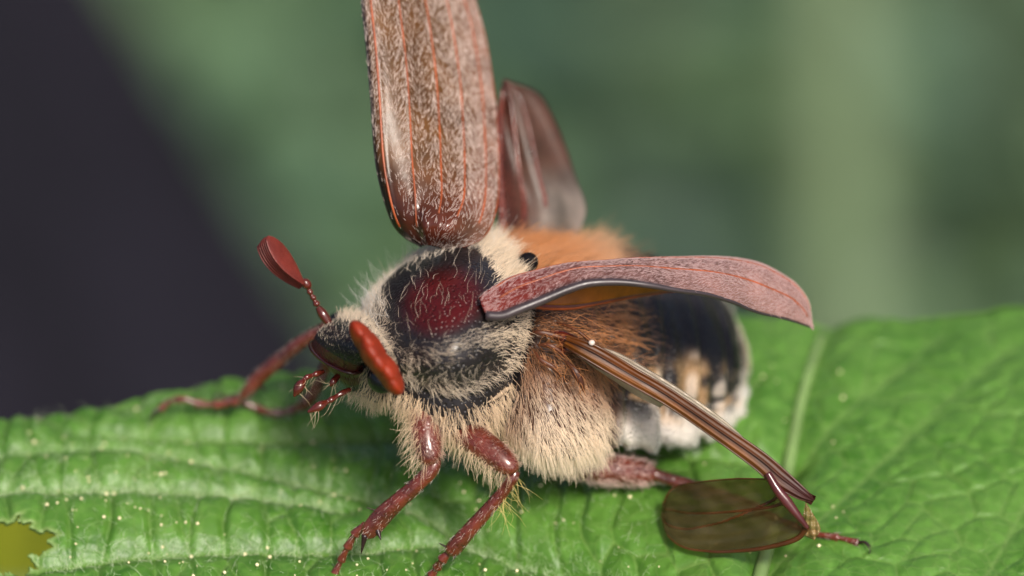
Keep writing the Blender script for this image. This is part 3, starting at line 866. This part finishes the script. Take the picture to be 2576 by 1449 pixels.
# far foreleg
g = leg('far front leg reaching to the leaf edge')
o, Q = limb('femur', [(960, 900, 2.6, .45), (900, 850, 4.2, .52), (850, 820, 5.0, .42), (828, 822, 5.1, .26)], g, M_LEG)
o, Q = limb('tibia', [(838, 815, 5.0, .22), (816, 827, 5.2, .26), (754, 864, 5.8, .28), (690, 915, 6.4, .31), (650, 950, 6.8, .30), (622, 985, 7.1, .24), (600, 1004, 7.4, .14)], g, M_LEG)
limb_hair(g, Q, 300, .2, BRIS, .88, .0085)
spike(g, (652, 962, 6.9), (668, 985, 6.9), .12)
spike(g, (600, 998, 7.4), (560, 997, 7.6), .12)
tarsus(g, [(622, 988, 7.1), (590, 1010, 7.5), (545, 1018, 7.8), (500, 1015, 8.0), (460, 1004, 8.0), (425, 1012, 8.2), (402, 1030, 8.3)], .22)
# far middle leg
g = leg('far middle leg curling under the head')
o, Q = limb('femur', [(1010, 990, 3.0, .45), (930, 930, 5.2, .52), (850, 905, 6.6, .42), (815, 925, 7.0, .24)], g, M_LEG)
o, Q = limb('tibia', [(818, 920, 7.0, .22), (806, 954, 7.2, .25), (790, 985, 7.5, .27), (768, 1012, 7.8, .28), (748, 1026, 8.0, .16)], g, M_LEG)
limb_hair(g, Q, 187, .2, BRIS, .88, .0085)
tarsus(g, [(760, 1018, 7.9), (720, 1036, 8.3), (680, 1037, 8.4), (645, 1026, 8.3), (612, 1012, 8.3), (565, 1002, 8.4)], .20)
# far hind leg (mostly hidden behind the body)
g = leg('far hind leg behind the abdomen')
o, Q = limb('femur', [(1450, 1020, 6.5, .5), (1500, 900, 10.5, .55), (1540, 860, 12.0, .4)], g, M_LEG)
o, Q = limb('tibia', [(1540, 860, 12.0, .24), (1600, 880, 12.4, .28), (1680, 905, 12.6, .3), (1720, 915, 12.6, .2)], g, M_LEG)
tarsus(g, [(1715, 914, 12.6), (1760, 918, 12.4), (1820, 925, 12.0)], .2)

# ------------------------------------------------------------------ antennae
def lamella(parent, base, tip, wid, thick, mat, flat_dir, skew=1.0):
    A, B = W(base), W(tip)
    n, m = 26, 18
    t = np.linspace(0, 1, n)
    P = A + (B - A) * t[:, None]
    prof = np.sin(np.pi * np.clip((t * 0.955 + 0.03) ** skew, 0, 1)) ** 0.6
    T = unit(B - A); Fd = unit(flat_dir - T * np.dot(flat_dir, T)); S = np.cross(T, Fd)
    th = np.linspace(0, 2 * np.pi, m, endpoint=False)
    V = P[:, None] + (wid * prof)[:, None, None] * np.cos(th)[None, :, None] * S + (thick * prof ** .7)[:, None, None] * np.sin(th)[None, :, None] * Fd
    F = grid_faces(n, m, True).tolist(); F.append(list(range(m))[::-1]); F.append([(n - 1) * m + k for k in range(m)])
    o = mesh_obj('lamella', V.reshape(-1, 3), F, mat, parent)

g = group_empty('antenna', beetle); g['label'] = 'raised antenna with closed dark red club'
limb('scape', [(838, 832, .9, .10), (826, 812, .9, .16), (812, 790, .9, .20), (800, 772, .9, .12)], g, M_PALP, n=30)
bead = []
for k, (x, y, r) in enumerate([(799, 770, .08), (796, 764, .15), (791, 756, .08), (788, 749, .13), (783, 742, .08), (780, 735, .13), (776, 727, .09), (774, 720, .18), (768, 712, .20), (758, 712, .15)]):
    bead.append((x, y, .8 - k * .03, r))
limb('funicle', bead, g, M_PALP, n=70)
for k in range(6):
    f = k - 2.5
    bx, by, bw = 760 - f * 2.2, 720 + f * 2.0, .5 + f * .10
    tx, ty, tw = 660 - f * 4.4, 602 + f * 4.2 + 2 * abs(f), -.2 + f * .16
    lamella(g, (bx, by, bw), (tx, ty, tw), .56, .085, M_CLUB, FV * .62 - RV * .60 - UV * .50, 1.4)
g = group_empty('antenna', beetle); g['label'] = 'orange red antenna club fanned towards the viewer over the eye'
limb('scape', [(935, 935, -2.2, .12), (945, 925, -2.7, .18), (952, 915, -3.1, .12)], g, M_PALP, n=20)
limb('funicle', [(952, 915, -3.1, .10), (955, 908, -3.3, .14), (955, 902, -3.5, .16)], g, M_PALP, n=20)
for k in range(6):
    f = (k - 2.5) / 2.5
    bx, by, bw = 950 + f * 22, 905 + f * 28, -3.3 + f * .05
    tx, ty, tw = 946 + f * 45 + 5 * math.sin(k * 1.9), 897 + f * 68, -6.4 + .5 * abs(f)
    lamella(g, (bx, by, bw), (tx, ty, tw), (.42, .46, .48, .45, .47, .42)[k], .78, M_CLUB2, W([48, 72, 0]) - W([0, 0, 0]))

# palps
for pts in ([(812, 935, -.6, .10), (795, 941, -.9, .13), (786, 944, -.9, .09), (772, 949, -1.0, .12), (766, 955, -1.0, .10), (756, 968, -1.1, .20), (748, 982, -1.1, .19), (739, 998, -1.1, .04)],
            [(880, 980, -1.6, .10), (862, 988, -1.8, .12), (848, 996, -1.9, .09), (832, 1006, -2.0, .13), (824, 1010, -2.0, .09), (806, 1020, -2.1, .19), (792, 1028, -2.1, .17), (773, 1037, -2.1, .04)],
            [(850, 945, -.8, .12), (838, 960, -1.0, .14), (830, 972, -1.0, .05)]):
    o, Q = limb('palp', pts, beetle, M_PALP, n=50, m=14)
    limb_hair(o, Q, 14, .6, TAN_, .4, .010, side=DOWN)

# ------------------------------------------------------------------ wing cases
def sheet(railA, railB, n, m, bulge, bdir, prof=None):
    """surface between two rails (control px,py,w), arched along bdir (mm)"""
    A = arc_resample(W(np.array(railA, float)), n); B = arc_resample(W(np.array(railB, float)), n)
    v = np.linspace(0, 1, m)
    P = A[:, None] * (1 - v)[None, :, None] + B[:, None] * v[None, :, None]
    u = np.linspace(0, 1, n)
    bl = bulge(u[:, None], v[None]) if callable(bulge) else bulge * (4 * v * (1 - v))[None] * np.ones((n, 1))
    P = P + bl[..., None] * np.asarray(bdir)
    return P, u, v

def sheet_normals(P):
    n = unit(np.cross(np.gradient(P, axis=0), np.gradient(P, axis=1)))
    return n

def sheet_obj(name, P, mat, parent, thick, attrs=None, offset=0):
    n, m = P.shape[:2]
    o = mesh_obj(name, P.reshape(-1, 3), grid_faces(n, m), mat, parent, attrs=attrs)
    s = o.modifiers.new('thick', 'SOLIDIFY'); s.thickness = thick * MM; s.offset = offset
    return o

def rail_tube(name, P, r, mat, parent, m=8):
    Q = arc_resample(P, 90)
    V, F = tube(Q, r, hint=FV, m=m)
    return mesh_obj(name, V, F, mat, parent)

def sheet_hair(parent, P, outward, n, length, col, rad, lift=.12, dens=None, name='scale_hair', swirl=.25):
    N = sheet_normals(P)
    if (N.mean((0, 1)) * outward).sum() < 0:
        N = -N
    a, b = P.shape[:2]
    fi = rng.uniform(0, a - 1.001, n); fj = rng.uniform(0, b - 1.001, n)
    if dens is not None:
        ok = rng.random(n) < dens(fi / (a - 1), fj / (b - 1)); fi, fj = fi[ok], fj[ok]; n = len(fi)
    i, j = fi.astype(int), fj.astype(int); x, y = (fi - i)[:, None], (fj - j)[:, None]
    R = P[i, j] * (1 - x) * (1 - y) + P[i + 1, j] * x * (1 - y) + P[i, j + 1] * (1 - x) * y + P[i + 1, j + 1] * x * y
    T = unit(P[i + 1, j] - P[i, j]); S = unit(P[i, j + 1] - P[i, j])
    sw = np.sin(fj * .32) * .5 + rng.normal(0, swirl, n)
    d = unit(T + S * sw[:, None] + N[i, j] * lift)
    d1 = unit(T + S * sw[:, None] * 1.3 + N[i, j] * lift * .4)
    D = bend_hairs(n, d, d1, length * rng.uniform(.6, 1.3, n), 4, .04)
    c = np.clip(np.asarray(col) * rng.uniform(.7, 1.1, (n, 1)), 0, .95)
    hair_obj(name, R + N[i, j] * .07, D, M_HAIR, c, rad, parent, 4)

# raised wing case
railL = [(1062, 618, .9), (1022, 596, .8), (990, 560, .6), (963, 480, .5), (946, 390, .6), (935, 240, .8), (925, 120, 1.1), (913, 0, 1.5), (906, -140, 2.0), (922, -270, 2.8), (975, -365, 3.7), (1050, -392, 4.6)]
railR = [(1120, 626, 1.0), (1180, 613, 1.0), (1222, 585, 1.3), (1246, 520, 2.0), (1251, 430, 3.2), (1247, 330, 4.3), (1238, 220, 5.1), (1216, 90, 5.8), (1191, 0, 6.2), (1165, -110, 6.4), (1125, -240, 6.1), (1090, -340, 5.5), (1050, -392, 4.6)]
OUT1 = unit(-FV * .9 + UV * .15 - RV * .25)
def bul1(u, v):
    b = 1.25 * (4 * v * (1 - v)) ** .75 * (.45 + .55 * sm(u, -.02, .13)) * (1 - .7 * sm(u, .75, 1))
    hump = .75 * np.exp(-((u - .065) / .05) ** 2 - ((v - .52) / .12) ** 2) + .85 * np.exp(-((u - .075) / .055) ** 2 - ((v - .76) / .12) ** 2)
    rib = 0
    for c in (.11, .36, .60, .78):
        rib = rib + .05 * np.exp(-((v - c) / .02) ** 2)
    return b + hump + (rib - .05 * np.exp(-((v - .03) / .02) ** 2)) * sm(u, .05, .12)
P1, u1, v1 = sheet(railL, railR, 170, 90, bul1, OUT1)
U1, V1 = np.meshgrid(u1, v1, indexing='ij')
horn = np.zeros(U1.shape + (3,)) + np.array((0.088, 0.036, 0.006))
horn = mixc(horn, (0.070, 0.016, 0.008), 1 - sm(U1, .06, .28))
horn = mixc(horn, (0.20, 0.105, 0.075), sm(V1, .72, 1.0) * .8)  # pinker right side: pale hair and sky reflection put into the horn colour
horn = mixc(horn, (0.010, 0.006, 0.007), np.clip((1 - sm(V1, .05, .26)) * (1 - sm(U1, .10, .26)) + (1 - sm(V1, .0, .06)), 0, 1))
ely = sheet_obj('elytron', P1, M_ELY, beetle, .14, {'horn': horn.reshape(-1, 3), 'matte': (.20 + .18 * sm(U1, .10, .24)).ravel()})
ely['label'] = 'raised wing case pointing straight up, brown with orange ribs'
rail_tube('margin', P1[:, 0], .09, M_MARGIN, ely)
rail_tube('margin', P1[:, -1], .085, M_RIB, ely)
N1 = sheet_normals(P1); N1 = N1 * np.sign((N1.mean((0, 1)) * OUT1).sum())
for c in (.11, .36, .60, .78, .93):
    j = int(c * 89)
    k0 = 12 if c < .5 else 18
    rail_tube('rib', P1[k0:165, j] + N1[k0:165, j] * .07, .052 if c < .2 else .038, M_RIB, ely, 8)
sheet_hair(ely, P1, OUT1, 24000, .20, np.array(lin(226, 202, 190)), .0098, dens=lambda u, v: (.42 + .55 * sm(v, .5, .9) + .2 * sm(u, .2, .45) + .5 * (v < .13) * sm(u, .2, .35)) * (.2 + .8 * sm(u, .08, .2)) * (1 - .85 * (v < .2) * (1 - sm(u, .2, .3))) * (.62 + .38 * sm(v, .5, .75)))

# lowered wing case: near edge, crest, far edge
e_near = np.array([(1222, 792, -3.6), (1262, 793, -3.6), (1299, 779, -3.55), (1372, 750, -3.4), (1427, 727, -3.3), (1482, 711, -3.2), (1556, 708, -3), (1629, 715, -2.8), (1702, 728, -2.4), (1775, 738, -1.8), (1840, 757, -1), (1904, 783, 0), (1977, 800, 1), (2037, 820, 2.2)])
e_crest = np.array([(1207, 752, -3.2), (1230, 734, -3.0), (1281, 702, -2.4), (1336, 687, -2), (1427, 669, -1.6), (1519, 662, -1.2), (1592, 654, -0.7), (1702, 650, 0), (1812, 650, 0.7), (1904, 664, 1.3), (1977, 701, 1.9), (2010, 730, 2.1), (2030, 765, 2.2), (2038, 819, 2.25)])
e_far = np.array([(1225, 770, -2.6), (1262, 770, -2.4), (1300, 765, -2.0), (1372, 775, -1.3), (1435, 775, -0.6), (1500, 764, 0.0), (1570, 750, 0.8), (1640, 738, 1.7), (1720, 727, 2.6), (1800, 722, 3.3), (1880, 735, 3.7), (1950, 760, 3.7), (2005, 790, 3.2), (2037, 820, 2.3)])
n2, m2 = 150, 80
An, Ac, Af = (arc_resample(W(e), n2) for e in (e_near, e_crest, e_far))
v2 = np.linspace(0, 1, m2)
# quadratic arch through near, crest, far with a rounder shoulder
wa = (1 - v2) * (1 - 2 * v2); wb = 4 * v2 * (1 - v2); wc = v2 * (2 * v2 - 1)
P2 = An[:, None] * wa[None, :, None] + Ac[:, None] * wb[None, :, None] + Af[:, None] * wc[None, :, None]
U2, V2 = np.meshgrid(np.linspace(0, 1, n2), v2, indexing='ij')
horn2 = np.zeros(U2.shape + (3,)) + np.array((0.12, 0.052, 0.042))
horn2 = mixc(horn2, (0.14, 0.020, 0.014), 1 - sm(U2, .08, .35))
horn2 = mixc(horn2, (0.22, 0.13, 0.115), sm(U2, .3, .8) * .8)
horn2 = mixc(horn2, (0.03, 0.02, 0.02), (1 - sm(V2, .0, .07)) * (1 - sm(U2, .25, .6)))
ely2 = sheet_obj('elytron', P2, M_ELY, beetle, .14, {'horn': horn2.reshape(-1, 3), 'matte': (.26 + .26 * sm(U2, .12, .35)).ravel()})
ely2['label'] = 'lowered wing case swept back over the abdomen, pinkish with amber underside'
N2_ = sheet_normals(P2); N2_ = N2_ * np.sign((N2_.mean((0, 1)) * unit(UV - FV * .4)).sum())
M_LINING = translucent_mat('elytron_lining_amber', (0.38, 0.125, 0.012), (0.7, 0.25, 0.02), 0.35, 0.3)
sheet_obj('underside', (P2 - N2_ * .13)[6:146, 3:-2], M_LINING, ely2, .03)
N1_ = sheet_normals(P1); N1_ = N1_ * np.sign((N1_.mean((0, 1)) * OUT1).sum())
sheet_obj('underside', (P1 - N1_ * .13)[6:164, 3:-3], M_LINING, ely, .03)
rail_tube('margin', P2[:, 0] - UV * .03, np.interp(np.linspace(0, 1, 90), [0, .1, .5, 1], [.20, .20, .11, .05]), M_MARGIN, ely2)
rail_tube('margin', P2[:, -1], .08, M_RIB, ely2)
OUT2 = unit(UV - FV * .4)
for c in (.2, .42, .64):
    j = int(c * (m2 - 1)); N2 = sheet_normals(P2); N2 = N2 * np.sign((N2.mean((0, 1)) * OUT2).sum())
    rail_tube('rib', P2[8:145, j] + N2[8:145, j] * .06, .04, M_RIB, ely2)
sheet_hair(ely2, P2, OUT2, 22000, .17, np.array(lin(186, 150, 146)), .0085, dens=lambda u, v: .35 + .5 * sm(u, .15, .6))

# ------------------------------------------------------------------ hind wings
hw = group_empty('hindwing', beetle); hw['label'] = 'half folded hind wing with amber leading vein'
top = [(1425, 845, -1.3), (1470, 858, -1.5), (1518, 880, -1.5), (1600, 930, -1.3), (1679, 976, -1.4), (1811, 1065, -1.6), (1920, 1139, -1.7), (1985, 1194, -1.7), (2029, 1235, -1.7), (2049, 1256, -1.6)]
bot = [(1418, 868, -1.3), (1456, 893, -1.6), (1548, 947, -1.6), (1679, 1021, -1.5), (1811, 1113, -1.7), (1898, 1178, -1.8), (1942, 1218, -1.8), (1975, 1238, -1.8), (2010, 1255, -1.75), (2043, 1262, -1.65)]
def bulv(u, v):
    b = .14 * (4 * v * (1 - v)) ** .5
    for c, a in ((.15, .02), (.40, .04), (.78, .03)):
        b = b + a * np.exp(-((v - c) / .06) ** 2)
    return b * (1 + .3 * np.sin(u * 25) * .1)
PV, uu, vv = sheet(top, bot, 150, 64, bulv, -FV)
UVg, VVg = np.meshgrid(uu, vv, indexing='ij')
hv = np.zeros(UVg.shape + (3,)) + np.array((0.085, 0.025, 0.004))
hv = mixc(hv, (0.150, 0.050, 0.006), np.exp(-((VVg - .75) / .14) ** 2))
hv = mixc(hv, (0.022, 0.007, 0.004), np.exp(-((VVg - .48) / .07) ** 2))
hv = mixc(hv, (0.045, 0.010, 0.008), sm(UVg, .75, .95))
sheet_obj('leading_vein', PV, M_VEIN, hw, .20, {'horn': hv.reshape(-1, 3)}, offset=-1)
for r_, rad in ((top, .055), (bot, .05)):
    rail_tube('vein', arc_resample(W(np.array(r_, float)), 60), np.linspace(rad, rad * .75, 90), M_VEINT, hw)
# end vein turning down to the fold joint
C = arc_resample(W(np.array([(1930, 1190, -1.9), (1955, 1232, -2.0), (1985, 1270, -2.0), (2010, 1302, -1.95), (2030, 1328, -1.8)], float)), 40)
V_, F_ = tube(C, np.interp(np.linspace(0, 1, 40), [0, .5, 1], [.16, .22, .10]), .15, hint=FV, m=14)
mesh_obj('fold_vein', V_, F_, chitin('fold_vein_horn', (0.055, 0.010, 0.010), rough=0.16, var=.3), hw)
# pale membrane pleated behind the leading vein
pa = [(1500, 870, -.7), (1560, 890, -.6), (1640, 935, -.5), (1720, 985, -.5), (1800, 1040, -.6), (1850, 1082, -.8), (1880, 1112, -1.1)]
pb = [(1500, 885, -1.0), (1560, 910, -1.1), (1640, 957, -1.2), (1720, 1005, -1.3), (1800, 1060, -1.4), (1850, 1095, -1.5), (1880, 1117, -1.6)]
PM, _, _ = sheet(pa, pb, 80, 16, lambda u, v: .08 * np.sin(v * 14) + .05 * np.sin(u * 40 + v * 5) + .25 * v * (1 - v), -FV)
sheet_obj('membrane', PM, M_MEMBW, hw, .02)
pa = [(1440, 880, -.6), (1480, 915, -.5), (1540, 955, -.4), (1600, 995, -.5), (1660, 1025, -.8)]
pb = [(1450, 893, -.9), (1500, 925, -1.1), (1560, 956, -1.2), (1620, 990, -1.3), (1670, 1016, -1.4)]
PM, _, _ = sheet(pa, pb, 50, 10, .05, -FV)
sheet_obj('membrane', PM, M_MEMBW, hw, .02)
# folded tip: brown see-through membrane with its edge vein
ft = [(1932, 1205, -1.6), (1860, 1204, -.7), (1800, 1208, .2), (1745, 1214, 1.0), (1705, 1222, 1.7), (1682, 1238, 2.0), (1666, 1270, 2.2)]
fb = [(2030, 1326, -1.7), (2002, 1356, -1.4), (1925, 1378, -.8), (1840, 1387, 0.), (1775, 1386, .4), (1718, 1376, .8), (1678, 1346, 1.4), (1662, 1300, 2.2)]
FW, fu, fv = sheet(ft, fb, 90, 60, lambda u, v: .55 * np.sin(np.pi * v) * (1 - .5 * u) + .10 * np.sin(v * 9 + u * 3) + .035 * np.sin(v * 42 - u * 9) + .03 * np.sin(u * 33 + v * 12) - .22 * np.exp(-((v - .45 - .25 * u) / .05) ** 2), FV)
sheet_obj('membrane', FW, M_MEMB, hw, .025)
rail_tube('edge_vein', FW[:78, -1], np.linspace(.12, .02, 90), M_VEINT, hw)
rail_tube('vein', FW[2:85, 27], np.linspace(.07, .02, 90), M_VEINT, hw)
rail_tube('vein', np.array([FW[k, int(20 + k * .35)] for k in range(4, 88)]), np.linspace(.06, .02, 90), M_VEINT, hw)
rail_tube('vein', FW[:, 0], .03, M_VEINT, hw)
# clear crumpled tip past the joint
ca_ = [(2026, 1262, -1.6), (2040, 1285, -1.6), (2058, 1315, -1.5), (2064, 1332, -1.5)]
cb_ = [(2018, 1300, -1.4), (2016, 1325, -1.2), (2022, 1345, -1.1), (2048, 1358, -1.2)]
CW, _, _ = sheet(ca_, cb_, 40, 24, lambda u, v: .09 * np.sin(u * 17) * np.sin(v * 11) + .12 * np.sin(np.pi * v), -FV)
sheet_obj('membrane', CW, translucent_mat('wing_membrane_clear', (0.30, 0.22, 0.10), (0.3, 0.22, 0.1), 0.3, 0.15, alpha=0.45, tint=(.85, .75, .5), spec=.9), hw, .02)
# knobs and sclerites at the wing base
Vt, Ft = ellipsoid(W([1432, 862, -.8]), np.eye(3), (.5, .28, .3)); mesh_obj('wing_joint', Vt, Ft, M_LEG, hw)
limb('wing_joint', [(1385, 840, -.7, .2), (1415, 848, -.9, .26), (1450, 862, -1.0, .24), (1480, 872, -1.05, .14)], hw, M_PALP, n=30)
limb('wing_joint', [(1400, 885, -.7, .12), (1425, 878, -.95, .17), (1455, 882, -1.0, .12)], hw, M_PALP, n=30)

M_SCL = translucent_mat('wing_base_horn', (0.07, 0.022, 0.010), (0.2, 0.06, 0.02), 0.15, 0.42, spec=.3)
for pts in ([(1330, 842, -1.2, .06), (1352, 836, -1.5, .13, .08), (1385, 842, -1.5, .16, .08), (1415, 850, -1.5, .08)],
            [(1352, 868, -1.3, .05), (1378, 868, -1.5, .15, .09), (1402, 880, -1.5, .12, .08), (1424, 900, -1.4, .05)],
            [(1400, 812, -1.2, .05), (1432, 822, -1.5, .10, .06), (1460, 838, -1.6, .09), (1486, 862, -1.5, .10), (1490, 868, -1.5, .03)],
            [(1345, 885, -1.2, .05), (1360, 905, -1.4, .12, .07), (1392, 925, -1.4, .13, .07), (1412, 950, -1.2, .05)],
            [(1420, 905, -1.2, .05), (1446, 935, -1.4, .20, .09), (1462, 965, -1.3, .16, .08), (1468, 985, -1.1, .04)]):
    pts = [tuple(p[:3]) + tuple(r * .75 for r in p[3:]) for p in pts]
    o, Q = limb('wing_joint', pts, hw, M_SCL, n=34, m=12)
    limb_hair(hw, Q, 26, .7, ORANGE * .9, .7, .009, spread=.4)
Vt, Ft = ellipsoid(W([1488, 862, -1.75]), np.eye(3), (.13, .12, .12)); mesh_obj('wing_joint', Vt, Ft, chitin('pale_knob', (.6, .5, .45), rough=.15), hw)

# far hind wing, smoky brown, standing behind the raised wing case
hw2 = group_empty('hindwing', beetle); hw2['label'] = 'smoky brown hind wing standing behind the raised wing case'
ra = [(1262, 600, 5.6), (1256, 520, 6.2), (1250, 420, 6.8), (1252, 330, 7.2), (1258, 260, 7.6), (1272, 202, 7.8)]
rb = [(1420, 625, 7.4), (1462, 570, 7.8), (1472, 515, 8.2), (1448, 450, 8.4), (1425, 380, 8.5), (1395, 305, 8.5), (1352, 234, 8.3), (1276, 203, 7.9)]
PF, fu, fv = sheet(ra, rb, 90, 50, lambda u, v: .5 * np.sin(np.pi * v) + .16 * np.sin(v * 12 + u * 4), -FV)
Ug, Vg = np.meshgrid(fu, fv, indexing='ij')
hf = np.zeros(Ug.shape + (3,)) + np.array((0.11, 0.055, 0.04))
hf = mixc(hf, (0.085, 0.018, 0.010), 1 - sm(Vg, .08, .38))
hf = mixc(hf, (0.30, 0.27, 0.24), (1 - sm(Ug, .25, .5)) * sm(Vg, .35, .6) * .8)
sheet_obj('membrane', PF, M_MEMBF, hw2, .03, {'horn': hf.reshape(-1, 3)})
rail_tube('vein', PF[:, 1], np.linspace(.2, .12, 90), M_LEG, hw2)
rail_tube('vein', PF[:, 14], np.linspace(.12, .05, 90), M_LEG, hw2)
rail_tube('vein', PF[20:, 26], np.linspace(.10, .04, 90), M_LEG, hw2)

# ================================================================== BACKGROUND
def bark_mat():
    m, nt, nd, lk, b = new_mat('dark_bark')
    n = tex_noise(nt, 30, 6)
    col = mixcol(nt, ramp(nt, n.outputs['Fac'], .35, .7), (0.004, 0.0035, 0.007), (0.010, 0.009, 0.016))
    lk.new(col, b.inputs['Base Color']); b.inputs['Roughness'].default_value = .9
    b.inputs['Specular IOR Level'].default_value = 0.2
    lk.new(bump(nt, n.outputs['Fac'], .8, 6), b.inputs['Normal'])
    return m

def soil_mat():
    m, nt, nd, lk, b = new_mat('soil')
    n = tex_noise(nt, 12, 6)
    lk.new(mixcol(nt, ramp(nt, n.outputs['Fac'], .35, .7), (0.020, 0.030, 0.012), (0.05, 0.07, 0.03)), b.inputs['Base Color'])
    b.inputs['Roughness'].default_value = .95
    return m

gx = np.array([(-200, -200, 0), (200, -200, 0), (200, 200, 0), (-200, 200, 0)], float)
grd = mesh_obj('ground', gx, [[0, 1, 2, 3]], soil_mat(), smooth=False, world_m=True)
grd['kind'] = 'structure'

def Wm(px, py, w_mm):
    return W([px, py, w_mm]) * MM + np.array([0, 0, ZB])

def make_trunk():
    e0 = Wm(300, 0, 430.0); e1 = Wm(735, 800, 430.0)
    root = thing('tree_trunk', (0, 0, 0), 'dark shaded tree trunk leaning behind the beetle', 'trunk')
    ax = unit(e0 - e1)
    perp = unit(np.cross(ax, FV)); perp = perp if perp[0] < 0 else -perp
    base = e1 - ax * (e1[2] / ax[2])
    L = 2.6
    t = np.linspace(-0.03, L, 80)
    rad = 0.135 + 0.05 * np.exp(-np.maximum(t, 0) / .18) - 0.02 * t
    P = base + ax * t[:, None] + perp * 0.135
    m = 64; th = np.linspace(0, 2 * np.pi, m, endpoint=False)
    T, S, U = frames(P, (0, 1, 0))
    lob = 1 + .05 * np.sin(th * 5 + 1)[None] + .03 * np.sin(th * 11 + t[:, None] * 6) + .02 * np.sin(th * 23 - t[:, None] * 9)
    V = P[:, None] + (rad[:, None] * lob)[..., None] * (np.cos(th)[None, :, None] * S[:, None] + np.sin(th)[None, :, None] * U[:, None])
    F = grid_faces(80, m, True).tolist(); F.append([79 * m + k for k in range(m)])
    mesh_obj('bark', V.reshape(-1, 3), F, bark_mat(), root, world_m=True)
make_trunk()

M_BG = None
def undergrowth_mat():
    m, nt, nd, lk, b = new_mat('undergrowth_leaf')
    a = nd.new('ShaderNodeAttribute'); a.attribute_name = 'tone'
    lk.new(a.outputs['Color'], b.inputs['Base Color']); b.inputs['Roughness'].default_value = .5
    tr = nd.new('ShaderNodeBsdfTranslucent'); lk.new(a.outputs['Color'], tr.inputs['Color'])
    mx = nd.new('ShaderNodeMixShader'); mx.inputs[0].default_value = .3
    lk.new(b.outputs[0], mx.inputs[1]); lk.new(tr.outputs[0], mx.inputs[2])
    lk.new(mx.outputs[0], nd['Material Output'].inputs['Surface'])
    return m

def make_undergrowth():
    n = 60000
    x = rng.uniform(-.6, .6, n); y = rng.uniform(0.32, 1.9, n)
    z = rng.uniform(0.0, 0.16, n)
    z = np.maximum(z, 0.01)
    size = rng.uniform(0.010, 0.024, n)
    yaw = rng.uniform(0, 2 * np.pi, n); tilt = rng.normal(0, .5, n)
    d = np.stack([np.cos(yaw), np.sin(yaw), np.sin(tilt) * .6], -1)
    s = np.stack([-np.sin(yaw), np.cos(yaw), rng.normal(0, .3, n)], -1)
    c = np.stack([x, y, z], -1)
    prof = [(-1, 0), (-.4, .42), (.25, .40), (1, 0), (.25, -.40), (-.4, -.42)]
    fold = [0, .18, .16, -.1, .16, .18]
    V = np.stack([c + size[:, None] * (d * p + s * q) + np.array([0, 0, 1]) * (size * f)[:, None] for (p, q), f in zip(prof, fold)], 1)
    F = np.arange(n * 6).reshape(n, 6)[:, [0, 1, 2, 3]]
    F = np.concatenate([F, np.arange(n * 6).reshape(n, 6)[:, [0, 3, 4, 5]]])
    base = np.array((0.078, 0.142, 0.074))
    bg = 0.5 + 0.5 * np.sin(x * 9 + 1.3) * np.sin(y * 3 + .5)
    tone = base[None] * (rng.uniform(.7, 1.4, n) * (1 + .1 * bg))[:, None]
    tone[:, 0] *= 1 + .35 * sm(x, .05, .2); tone[:, 2] *= rng.uniform(.7, 1.3, n)
    o = mesh_obj('undergrowth', V.reshape(-1, 3), F, undergrowth_mat(), attrs={'tone': np.repeat(tone, 6, 0)}, kind='stuff', smooth=False, world_m=True)
    o['label'] = 'soft blurred green undergrowth leaves covering the ground behind'
    o['category'] = 'undergrowth'
make_undergrowth()

def make_stalk():
    a = Wm(2030, -500, 700.0); b = Wm(2050, 500, 700.0)
    ax = unit(a - b); base = b - ax * (b[2] / ax[2])
    P = arc_resample([base, base + ax * .3 + RV * .004, base + ax * .7 - RV * .006, base + ax * 1.1], 40)
    root = thing('plant_stalk', tuple(base), 'pale grey green plant stalk standing behind the leaf', 'stalk')
    V, F = tube(P, np.linspace(.009, .006, 40), hint=(0, 1, 0), m=12)
    mesh_obj('stem', V, F, chitin('stalk_green', (.10, .15, .07), rough=.6, vscale=60), root, world_m=True)
make_stalk()

# lower leaf seen through the torn corner
def make_lower_leaf():
    root = thing('lower_leaf', (0, 0, ZB - .04), 'yellow green leaf hanging below the torn corner of the big leaf', 'leaf')
    n, m = 60, 30
    t = np.linspace(0, 1, n)[:, None]; s = np.linspace(-1, 1, m)[None]
    wdt = 9 * np.sin(np.pi * np.clip(t, 0.004, .996)) ** .7
    c = Wm(-40, 1400, 60.0)
    X = c[0] + (-.024 + .036 * t) + 0 * s; Y = c[1] + s * wdt * MM + .004 * np.sin(t * 6)
    Z = c[2] + .001 * np.abs(s) + .001 * np.sin(t * 9) - .0003 * np.cos(t * 60) * np.abs(s)
    V = np.stack(np.broadcast_arrays(X, Y, Z), -1).reshape(-1, 3)
    ml = leaf_material('leaf_yellow_green', (0.13, 0.155, 0.004), (0.17, 0.19, 0.006), (.3, .34, .01), fine=False)
    o = mesh_obj('blade', V, grid_faces(n, m), ml, root, world_m=True)
    sdf = o.modifiers.new('thick', 'SOLIDIFY'); sdf.thickness = .0003
    P = np.stack([X[:, 0], Y[:, m // 2], Z[:, m // 2] + .0002], -1)
    V, F = tube(P, .0006, m=8); mesh_obj('midrib', V, F, M_LEAFVEIN, root, world_m=True)
make_lower_leaf()
